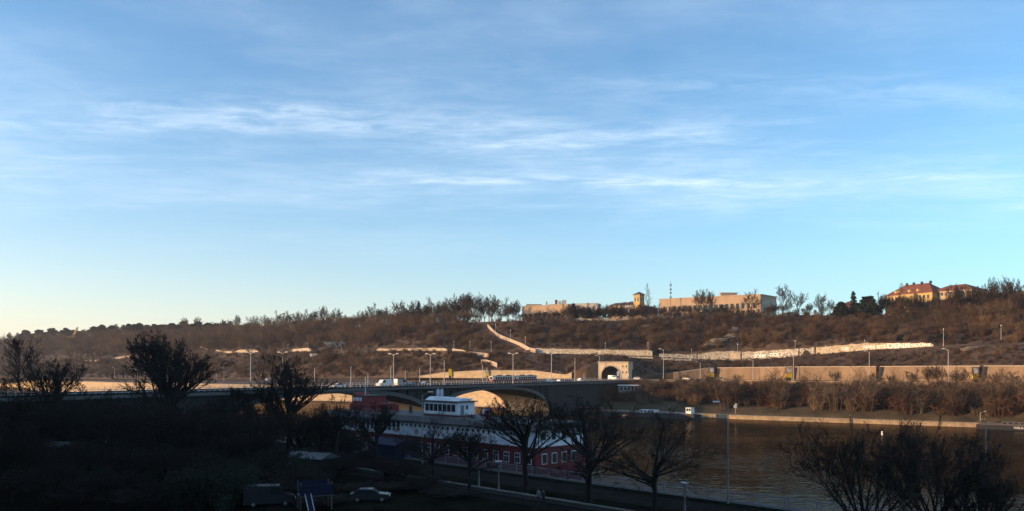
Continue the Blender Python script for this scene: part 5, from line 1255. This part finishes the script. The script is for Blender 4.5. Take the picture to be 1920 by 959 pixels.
# red wheelhouse group and mast at the upstream end
xa, xb = shx(664, SA + 4) - tl, shx(716, SA + 4) - tl; Lw = xb - xa
MB().b2((xa, 3, 11.4), (xb, 8, 12.9)).build('wheelhouse_base', M_red, sh)
wh = MB().b2((xa + .2, 3.4, 12.9), (xa + Lw * .62, 7.6, 14.5)).build('wheelhouse', M_red, sh)
MB().b2((xa, 3.2, 14.5), (xa + Lw * .66, 7.8, 14.65)).build('roof', M_shroof, wh)
for k in range(3): MB().b2((xa + .6 + k * 1.1, 3.33, 13.5), (xa + 1.4 + k * 1.1, 3.43, 14.2)).build('window', M_shw, wh)
b = MB()
for k in range(14):
    a0, a1 = math.pi * k / 14, math.pi * (k + 1) / 14; c = Vector((xa + .4, 4, 12.6))
    b.prism([c + Vector((-math.cos(a0) * 1.0, 0, math.sin(a0) * 2.6)), c + Vector((-math.cos(a1) * 1.0, 0, math.sin(a1) * 2.6)), c + Vector((-math.cos(a1) * .7, 0, math.sin(a1) * 2.2)), c + Vector((-math.cos(a0) * .7, 0, math.sin(a0) * 2.2))], (0, 3, 0))
b.build('wheel_arch', M_red, sh)
xm = shx(685, SA + 5) - tl; MB().tube((xm, 5, 12.9), (xm, 5, zof(709, 148)), .13, .05, 8).build('mast', M_shw, sh)
MB().b2((xb - 1.2, 3.2, 12.9), (xb + 1.8, 6, 13.3)).build('roof_bench', M_red, sh)
# funnels and posts on the roof
for xx, h in ((shx(725, SA + 5) - tl, 2.2), (shx(770, SA + 5) - tl, 1.4)): MB().tube((xx, 5, 11.5), (xx, 5, 11.6 + h), .35, .3, 10).build('vent_funnel', M_shroof, sh)
# shield sign
xs = shx(911, SA + 2) - tl; o = thing('shield_sign', 'red framed shield shaped sign standing on the ship roof', 'sign', NBP(SA + 2, shx(911, SA + 2), 11.5), rzof(UB) + .25)
def shield(sc_, cz): return [(-.95 * sc_, cz + 1.05 * sc_), (.95 * sc_, cz + 1.05 * sc_), (.92 * sc_, cz), (.62 * sc_, cz - .72 * sc_), (.1 * sc_, cz - 1.15 * sc_), (-.25 * sc_, cz - 1.0 * sc_), (-.7 * sc_, cz - .55 * sc_), (-.9 * sc_, cz + .1)]
MB().prism([(x, 0, z) for x, z in shield(1.0, 1.05)], (0, .2, 0)).build('board', mat('sign_red', (.22, .012, .016), .5), o)
MB().prism([(x, -.02, z) for x, z in shield(.78, 1.08)], (0, .03, 0)).build('white_field', M_shw, o)
b = MB(); b.prism([(x + .18, -.045, z) for x, z in [(.42 * math.cos(a) + .1 * math.sin(2 * a), 1.0 + .72 * math.sin(a)) for a in [2 * math.pi * k / 16 for k in range(16)]]], (0, .03, 0)); b.build('emblem', mat('sign_red', (.22, .012, .016), .5), o)
for sx in (-.5, .5): MB().tube((sx, .1, -.1), (sx, .1, .5), .04, n=5).build('leg', M_steel, o)
# gangway shelter
o = thing('gangway_shelter', 'dark blue canvas gangway shelter between the bank and the ship', 'shelter', NBP(78, shx(772), 5), rzof(UB)); M_blue = mat('blue_canvas', (.005, .008, .035), .8, .2, .5)
MB().prism([(-3.5, 0, 2.2), (-3.5, 2.6, 3.1), (-3.5, 5.2, 2.2)], (8, 0, 0)).build('roof', M_blue, o); MB().b2((-3.4, .3, 0), (4.4, 5, 2.2)).build('wall', M_blue, o)
MB().b2((-1, 5, -.2), (1, 8, 0.05)).build('gangplank', M_shdk, o)

# ------------------------------------------------------------------ boats on the far bank
M_hull = mat('boat_hull_dark', (.018, .018, .022), .5, .2, .5)
def barge(label, x, D, L, rz, cabin=None, hut=None, h=1.6, W=5.0):
    o = thing('moored_boat', label, 'boat', PX(x, D, 0), rz, 'boats moored at the far bank')
    MB().prism([(-L / 2, -W / 2 + .8, -.4), (L / 2 - 2, -W / 2, -.4), (L / 2, 0, -.4), (L / 2 - 2, W / 2, -.4), (-L / 2, W / 2 - .8, -.4)], (0, 0, h + .4)).build('hull', M_hull, o)
    MB().b2((-L / 2 + .5, -W / 2 + .6, h), (L / 2 - 3, W / 2 - .6, h + .25)).build('deck', M_shdk, o)
    if cabin:
        a, c, z, m = cabin; cb = MB().b2((a, -W / 2 + .8, h), (c, W / 2 - .8, h + z)).build('cabin', m, o); n = max(2, int((c - a) / 1.6))
        for k in range(n): xx = a + .4 + k * (c - a - .4) / n; MB().b2((xx, -W / 2 + .72, h + z * .4), (xx + (c - a) / n * .55, -W / 2 + .82, h + z * .85)).build('window', M_glass, cb)
    if hut:
        a, c, z = hut; cb = MB().b2((a, -W / 2 + .8, h), (c, W / 2 - 1, h + z)).build('wheelhouse', M_white, o)
        for k in range(2): xx = a + .25 + k * (c - a - .2) / 2; MB().b2((xx, -W / 2 + .72, h + z * .5), (xx + (c - a) * .33, -W / 2 + .82, h + z * .88)).build('window', M_glass, cb)
        MB().b2((a - .15, -W / 2 + .65, h + z), (c + .15, W / 2 - .85, h + z + .1)).build('roof', M_cop, cb)
    return o
rz_d = rzof(Vector((.66, -.5)))
barge('dark moored barge with a small white wheelhouse at the far bank', 1262, 318, 24, rz_d, None, (6.2, 8.4, 2.6), 1.8)
barge('dark moored boat with a low pale cabin beside the white wheelhouse', 1195, 330, 22, rz_d, (2, 9, 1.4, M_shw), None, 1.5)
barge('dark moored barge with reddish deckhouse nearest the bridge abutment', 1098, 342, 26, rz_d, (-9, 8, 1.6, M_tile), None, 1.6)
o = barge('dark moored boat with white lettering along the lit quay', 1905, fbD(1905) - 5, 22, rzof(Vector((.85, -.53))), (-4, 6, 1.0, M_shdk), None, 1.5)
cu = bpy.data.curves.new('t', 'FONT'); cu.body = 'WELKA'; cu.size = 1.0; cu.extrude = .01; cu.align_x = 'CENTER'; tmp = bpy.data.objects.new('t', cu); sc.collection.objects.link(tmp)
me = bpy.data.meshes.new_from_object(tmp.evaluated_get(bpy.context.evaluated_depsgraph_get())); bpy.data.objects.remove(tmp); me.materials.clear(); me.transform(Matrix.Translation((1, -2.42, .5)) @ Matrix.Rotation(R(5), 4, 'Z') @ Matrix.Rotation(R(90), 4, 'X')); link('lettering', me, M_wink, o)
# river marks
t = thing('navigation_sign', 'white arrow board on a post at the end of the lit quay', 'sign', PX(1379, fbD(1379) + 3, 2.0)); MB().tube((0, 0, 0), (0, 0, 3.2), .08, n=6).build('post', M_pole, t)
MB().prism([(-.5, 0, 2.2), (.55, 0, 2.0), (.55, 0, 3.9), (-.2, 0, 3.9), (-.2, 0, 3.4), (-.7, 0, 3.0)], (0, .08, 0)).build('board', M_white, t)
for i, (x, y) in enumerate(((1654, 850), )):
    p = G(x, y, 0); t = thing('river_marker', 'white capped marker post standing in the water', 'marker', p); MB().tube((0, 0, -1), (0, 0, 4.2), .10, n=6).build('post', M_poled, t); MB().tube((0, 0, 4.2), (0, 0, 5.1), .2, n=8).build('cap', M_white, t)
for (x) in (1594, 1842, 1847):
    p = PX(x, fbD(x) - .5, 0); t = thing('mooring_post', 'dark mooring post against the lit quay face', 'post', p, 0, 'mooring posts at the quay'); MB().tube((0, 0, -1), (0, 0, 2.7), .22, n=8).build('shaft', M_hull, t); MB().tube((0, 0, 2.7), (0, 0, 2.95), .28, n=8).build('cap', M_steel, t)
t = thing('satellite_pole', 'small angled lamp by the quay end', 'street lamp', PX(1838, fbD(1838) + 3, 2.1)); MB().tube((0, 0, 0), (0, 0, 2.6), .08, n=6).build('pole', M_pole, t); MB().tube((0, 0, 2.6), (1.5, 0, 3.2), .06, n=5).build('arm', M_pole, t); MB().b2((1.3, -.15, 3.1), (2.0, .15, 3.25)).build('lamp_head', M_white, t)
t.name = 'quay_lamp'

# ------------------------------------------------------------------ lamps, playground and kiosks in the park
def park_lamp(label, x, ytop, n, arm=0, head=True, name='park_lamp'):
    t_ = shx(x, n); p = NBP(n, t_, 5); H = zof(ytop, p.y) - 5; o = thing(name, label, 'street lamp', p, 0)
    MB().tube((0, 0, 0), (0, 0, H), .085, .06, 8).build('pole', M_steel, o); MB().tube((0, 0, 0), (0, 0, .9), .14, .12, 8).build('base', M_steel, o)
    if arm:
        b = MB(); pr = Vector((0, 0, H - .2))
        for k in range(1, 6): q = Vector((arm * 1.3 * k / 5, 0, H - .2 + .7 * math.sin(k / 5 * 1.4))); b.tube(pr, q, .05, n=6); pr = q
        b.build('arm', M_steel, o); MB().b2((pr.x - .35, -.15, pr.z - .06), (pr.x + .35, .15, pr.z + .08)).build('lamp_head', M_white, o)
    elif head: MB().tube((0, 0, H), (0, 0, H + .10), .48, .42, 14).build('lamp_head', M_shw, o)
    return o
park_lamp('tall thin curved lamp beside the riverside railing', 1365, 762, 79, -1)
park_lamp('flat disc topped lamp standing before the railing', 1284, 906, 70)
park_lamp('flat disc topped lamp before the red ship side', 935, 866, 66)
park_lamp('short plain post beside the promenade trees', 898, 882, 68, head=False)
park_lamp('tall slender lamp before the white deckhouse', 792, 741, 78, 1)
park_lamp('tall pole rising among the budding trees', 1849, 800, 79, 0, False)
park_lamp('lamp with a pale dish head among the dark trees', 199, 803, 47)
def kiosk(label, x, y, w, n, h=2.6):
    t_ = shx(x, n); p = NBP(n, t_, 5); o = thing('kiosk', label, 'kiosk', p, rzof(UB) + .3, 'kiosks in the park')
    MB().b2((-w / 2, -1.6, 0), (w / 2, 1.6, h)).build('wall', M_concd, o); MB().prism([(-w / 2 - .4, -2.1, h), (-w / 2 - .4, 0, h + .7), (-w / 2 - .4, 2.1, h)], (w + .8, 0, 0)).build('roof', mat('felt_roof', (.055, .06, .07), .6, .5, 1.5), o)
    MB().b2((-.5, -1.66, 0), (.5, -1.58, 2.0)).build('door', M_dark, o)
kiosk('long kiosk with a pale ridged roof beneath the tree canopy', 405, 830, 9, 60); kiosk('kiosk with a pale roof beside the tall trunk', 585, 862, 6, 58); pc_ = make_car('car', 'dark parked car beside the playground tower', M_cd, group='parked cars in the park'); pc_.location = G(694, 940, 5.01); pc_.rotation_euler = (0, 0, .1); pc_ = make_car('delivery_van', 'dark parked van under the trees by the kiosk', M_cd, 'van', 'parked cars in the park'); pc_.location = G(505, 948, 5.01); pc_.rotation_euler = (0, 0, .3); kiosk('shed with a faint pale roof deep among the dark trees', 118, 885, 5, 38)
p = G(590, 955, 5); o = thing('playground_tower', 'blue playground tower with a white railed slide', 'playground', p, .4)
for sx in (-1.6, 1.6):
    for sy in (-1, 1): MB().b2((sx - .07, sy - .07, 0), (sx + .07, sy + .07, 3.0)).build('post', M_shdk, o)
MB().b2((-1.7, -1.1, 1.5), (1.7, 1.1, 1.62)).build('platform', M_shdk, o); MB().b2((-1.7, -1.14, 1.62), (1.7, -1.08, 2.7)).build('panel', M_blue, o); MB().b2((-1.7, 1.08, 1.62), (1.7, 1.14, 2.9)).build('panel', M_blue, o)
sl = MB().prism([(-1.2, -1.1, 1.5), (-.6, -1.1, 1.5), (-.6, -3.6, .2), (-1.2, -3.6, .2)], (0, 0, .06)).build('slide', M_blue, o)
for sx in (-1.2, -.6): MB().prism([(sx, -1.1, 1.55), (sx, -3.6, .25), (sx, -3.6, .5), (sx, -1.1, 1.9)], (.05, 0, 0)).build('slide_rail', M_shw, sl)
for (x, c, k) in ((1010, C3, 0), (1019, C1, 1)):
    p = NBP(63.4, shx(x, 63.4), 5.02); person(['person in a pale jacket walking the park footpath', 'person in a dark coat walking the park footpath'][k], p, rzof(UB) + math.pi / 2 * 1, c, k, 'people on the park footpath')

# ------------------------------------------------------------------ foreground trees
def near_tree(label, x, ytop, n, seed, width=1.0, style='vase', buds=0, H=None, name='bare_tree', trunk=.3, D=None, **kw):
    if D is None: t_ = shx(x, n); p = NBP(n, t_, 5)
    else: p = PX(x, D, 5)
    Hh = zof(ytop, p.y) - 5
    if style == 'vase': a = dict(H=10, trunk_h=10 * trunk, r0=.24, spread=1.1, nmain=15, depth=4, kids=(6, 5, 4, 3), up=.20, twig=.016, ratio=.52, crooked=.10, angs=(.35, .8), low=.5, main_len=4.6, apical=1); a.update(kw); T, Bs = grow(seed, **a)
    else: a = dict(H=10, r0=.2, width=3.0, nb=60, kids=(9, 5), up=.45, twig=.013, base=.14, ratio=.5); a['twig'] = .016; a.update(kw); T, Bs = excurrent(seed, **a)
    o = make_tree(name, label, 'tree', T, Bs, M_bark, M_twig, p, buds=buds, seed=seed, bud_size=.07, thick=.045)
    s = Hh / zt2(o); o.scale = (s * width, s * width, s); o.rotation_euler = (0, 0, seed * 1.7)
    return o
def zt2(o): return max(Vector(c).z for ch in o.children for c in ch.bound_box)
near_tree('wide bare promenade tree with radiating branches before the blue shelter', 812, 764, 69, 101, 1.5, trunk=.42, low=.35, r0=.22, spread=1.2, main_len=5.2, twig=.014)
near_tree('bare promenade tree before the shield sign with a straight leader', 985, 736, 68, 103, 1.35, trunk=.52, low=.42, r0=.2, kids=(6, 5, 4, 3), twig=.014)
near_tree('stout bare promenade tree with an open fan crown', 1103, 740, 66, 102, 1.35, trunk=.48, low=.42, r0=.24, spread=1.2, kids=(5, 5, 4, 3), main_len=5.2, nmain=14, twig=.013)
near_tree('spreading bare promenade tree reaching over the dark water', 1226, 758, 67, 104, 1.4, trunk=.44, low=.40, r0=.21, spread=1.25, kids=(5, 5, 4, 3), main_len=5.6, nmain=13, twig=.013, up=.14)
near_tree('tall straight tree with dense upright twigs before the bridge', 541, 682, 69, 105, 1.05, 'ex', 500, width_=None) if False else near_tree('tall straight tree with dense upright twigs before the bridge', 541, 660, 69, 105, 1.2, 'vase', 700, trunk=.55, low=.3, spread=.95, nmain=22, kids=(6, 5, 4, 3), up=.3)
near_tree('largest dense tree with a pointed crown before the far gold wall', 318, 612, 55, 106, 1.1, 'vase', 1200, trunk=.55, low=.28, spread=.85, nmain=24, kids=(6, 5, 4, 3), up=.3)
near_tree('open bare tree with twin leaders beside the far gold wall', 36, 622, 48, 107, .95, 'ex', 0, nb=44, kids=(7, 5), base=.3)
near_tree('small leaning bare tree beside the open one', 100, 668, 50, 108, 1.0, trunk=.3, spread=.7)
near_tree('budding tree with brown leaf tufts before the water', 1622, 782, 0, 109, .85, 'vase', 2500, D=62, trunk=.2, low=None, apical=0, main_len=8, spread=.85, nmain=11, kids=(8, 6, 4, 3))
near_tree('broad budding tree with tall side shoots before the lit quay', 1752, 764, 0, 110, 1.0, 'vase', 2800, D=66, trunk=.2, low=None, apical=0, main_len=8, spread=.9, nmain=12, kids=(8, 6, 4, 3))
near_tree('low budding tree beside the broad budding one', 1842, 868, 0, 111, .9, 'vase', 800, D=63, trunk=.2, spread=.95)
near_tree('thin bare tree between the ship and the red wall', 705, 752, 68, 112, 1.2, trunk=.5)
near_tree('slim bare tree between the blue shelter and the leader tree', 880, 796, 64, 114, 1.15, trunk=.5)
near_tree('bare tree spreading before the ship stern and the second arch', 630, 738, 67, 115, 1.15, trunk=.5)
near_tree('bare tree leaning towards the kiosk roofs', 445, 722, 62, 113, 1.3, 'ex', 500)
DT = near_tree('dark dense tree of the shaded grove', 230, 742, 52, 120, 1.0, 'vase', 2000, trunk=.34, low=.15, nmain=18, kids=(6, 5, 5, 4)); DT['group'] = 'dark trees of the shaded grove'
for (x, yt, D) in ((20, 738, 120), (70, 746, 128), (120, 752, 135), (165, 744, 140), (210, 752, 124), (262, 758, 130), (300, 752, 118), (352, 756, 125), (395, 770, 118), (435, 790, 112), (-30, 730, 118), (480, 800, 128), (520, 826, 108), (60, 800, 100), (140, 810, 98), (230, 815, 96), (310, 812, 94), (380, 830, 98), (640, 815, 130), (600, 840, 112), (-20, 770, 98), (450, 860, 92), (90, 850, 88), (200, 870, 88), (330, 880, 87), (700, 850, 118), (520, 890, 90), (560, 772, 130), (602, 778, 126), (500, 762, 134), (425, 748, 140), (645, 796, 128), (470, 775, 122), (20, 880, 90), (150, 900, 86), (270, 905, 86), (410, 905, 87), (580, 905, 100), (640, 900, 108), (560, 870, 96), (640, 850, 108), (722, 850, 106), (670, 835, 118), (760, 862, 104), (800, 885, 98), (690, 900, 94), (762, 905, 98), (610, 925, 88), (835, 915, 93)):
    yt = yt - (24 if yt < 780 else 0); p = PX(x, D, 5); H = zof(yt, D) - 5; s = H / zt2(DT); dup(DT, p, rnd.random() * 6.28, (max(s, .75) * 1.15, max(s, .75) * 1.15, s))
def bush(label, seed):
    r = random.Random(seed); C = []; T = []
    for i in range(40):
        a, e = r.random() * 6.28, r.random(); d = Vector((math.cos(a) * (1 - e * .6), math.sin(a) * (1 - e * .6), .3 + e)).normalized(); L = r.uniform(1.0, 1.7); T.append((0, 0, -.1, *(d * L), .03, .012))
        for k in range(26): q = d * (L * r.uniform(.35, 1.1)); C.append((q.x + r.gauss(0, .18), q.y + r.gauss(0, .18), max(.05, q.z + r.gauss(0, .18))))
    o = thing('evergreen_bush', label, 'bush', (0, 0, 0), 0, 'evergreen bushes in the dark grove'); link('stems', segs_mesh('bush_stems', T, 3), M_bark, o); link('foliage', leaves_np('bush_foliage', C, .05, seed, 7, .10), M_need, o)
    return o
BU = bush('evergreen bush under the trees of the shaded grove', 130)
k = 0
for i in range(110):
    n, t_ = rnd.uniform(30, 63), rnd.uniform(-190, 0); p = NBP(n, t_, 4.95)
    if p.y < 80 or abs(p.x / p.y) > .75: continue
    if p.x / p.y * F_PX + 960 > 620: continue
    s = rnd.uniform(1.0, 2.4); place(BU, p, rnd.random() * 6.28, (s, s, s * rnd.uniform(.8, 1.2)))
# ------------------------------------------------------------------ haze in the valley air
hz = MB().b2((-9050, -9050, -5), (9050, 9050, 116)).build('haze', None); tag(hz, 'thin pale evening haze filling the valley air', kind='stuff')
hm = bpy.data.materials.new('haze_air'); hm.use_nodes = True; nt = hm.node_tree; nt.nodes.clear(); ho = nt.nodes.new('ShaderNodeOutputMaterial'); pvn = nt.nodes.new('ShaderNodeVolumePrincipled')
pvn.inputs['Color'].default_value = (.86, .88, .92, 1); pvn.inputs['Density'].default_value = 0.00009; pvn.inputs['Anisotropy'].default_value = 0.35
nt.links.new(pvn.outputs[0], ho.inputs['Volume']); hz.data.materials.append(hm)
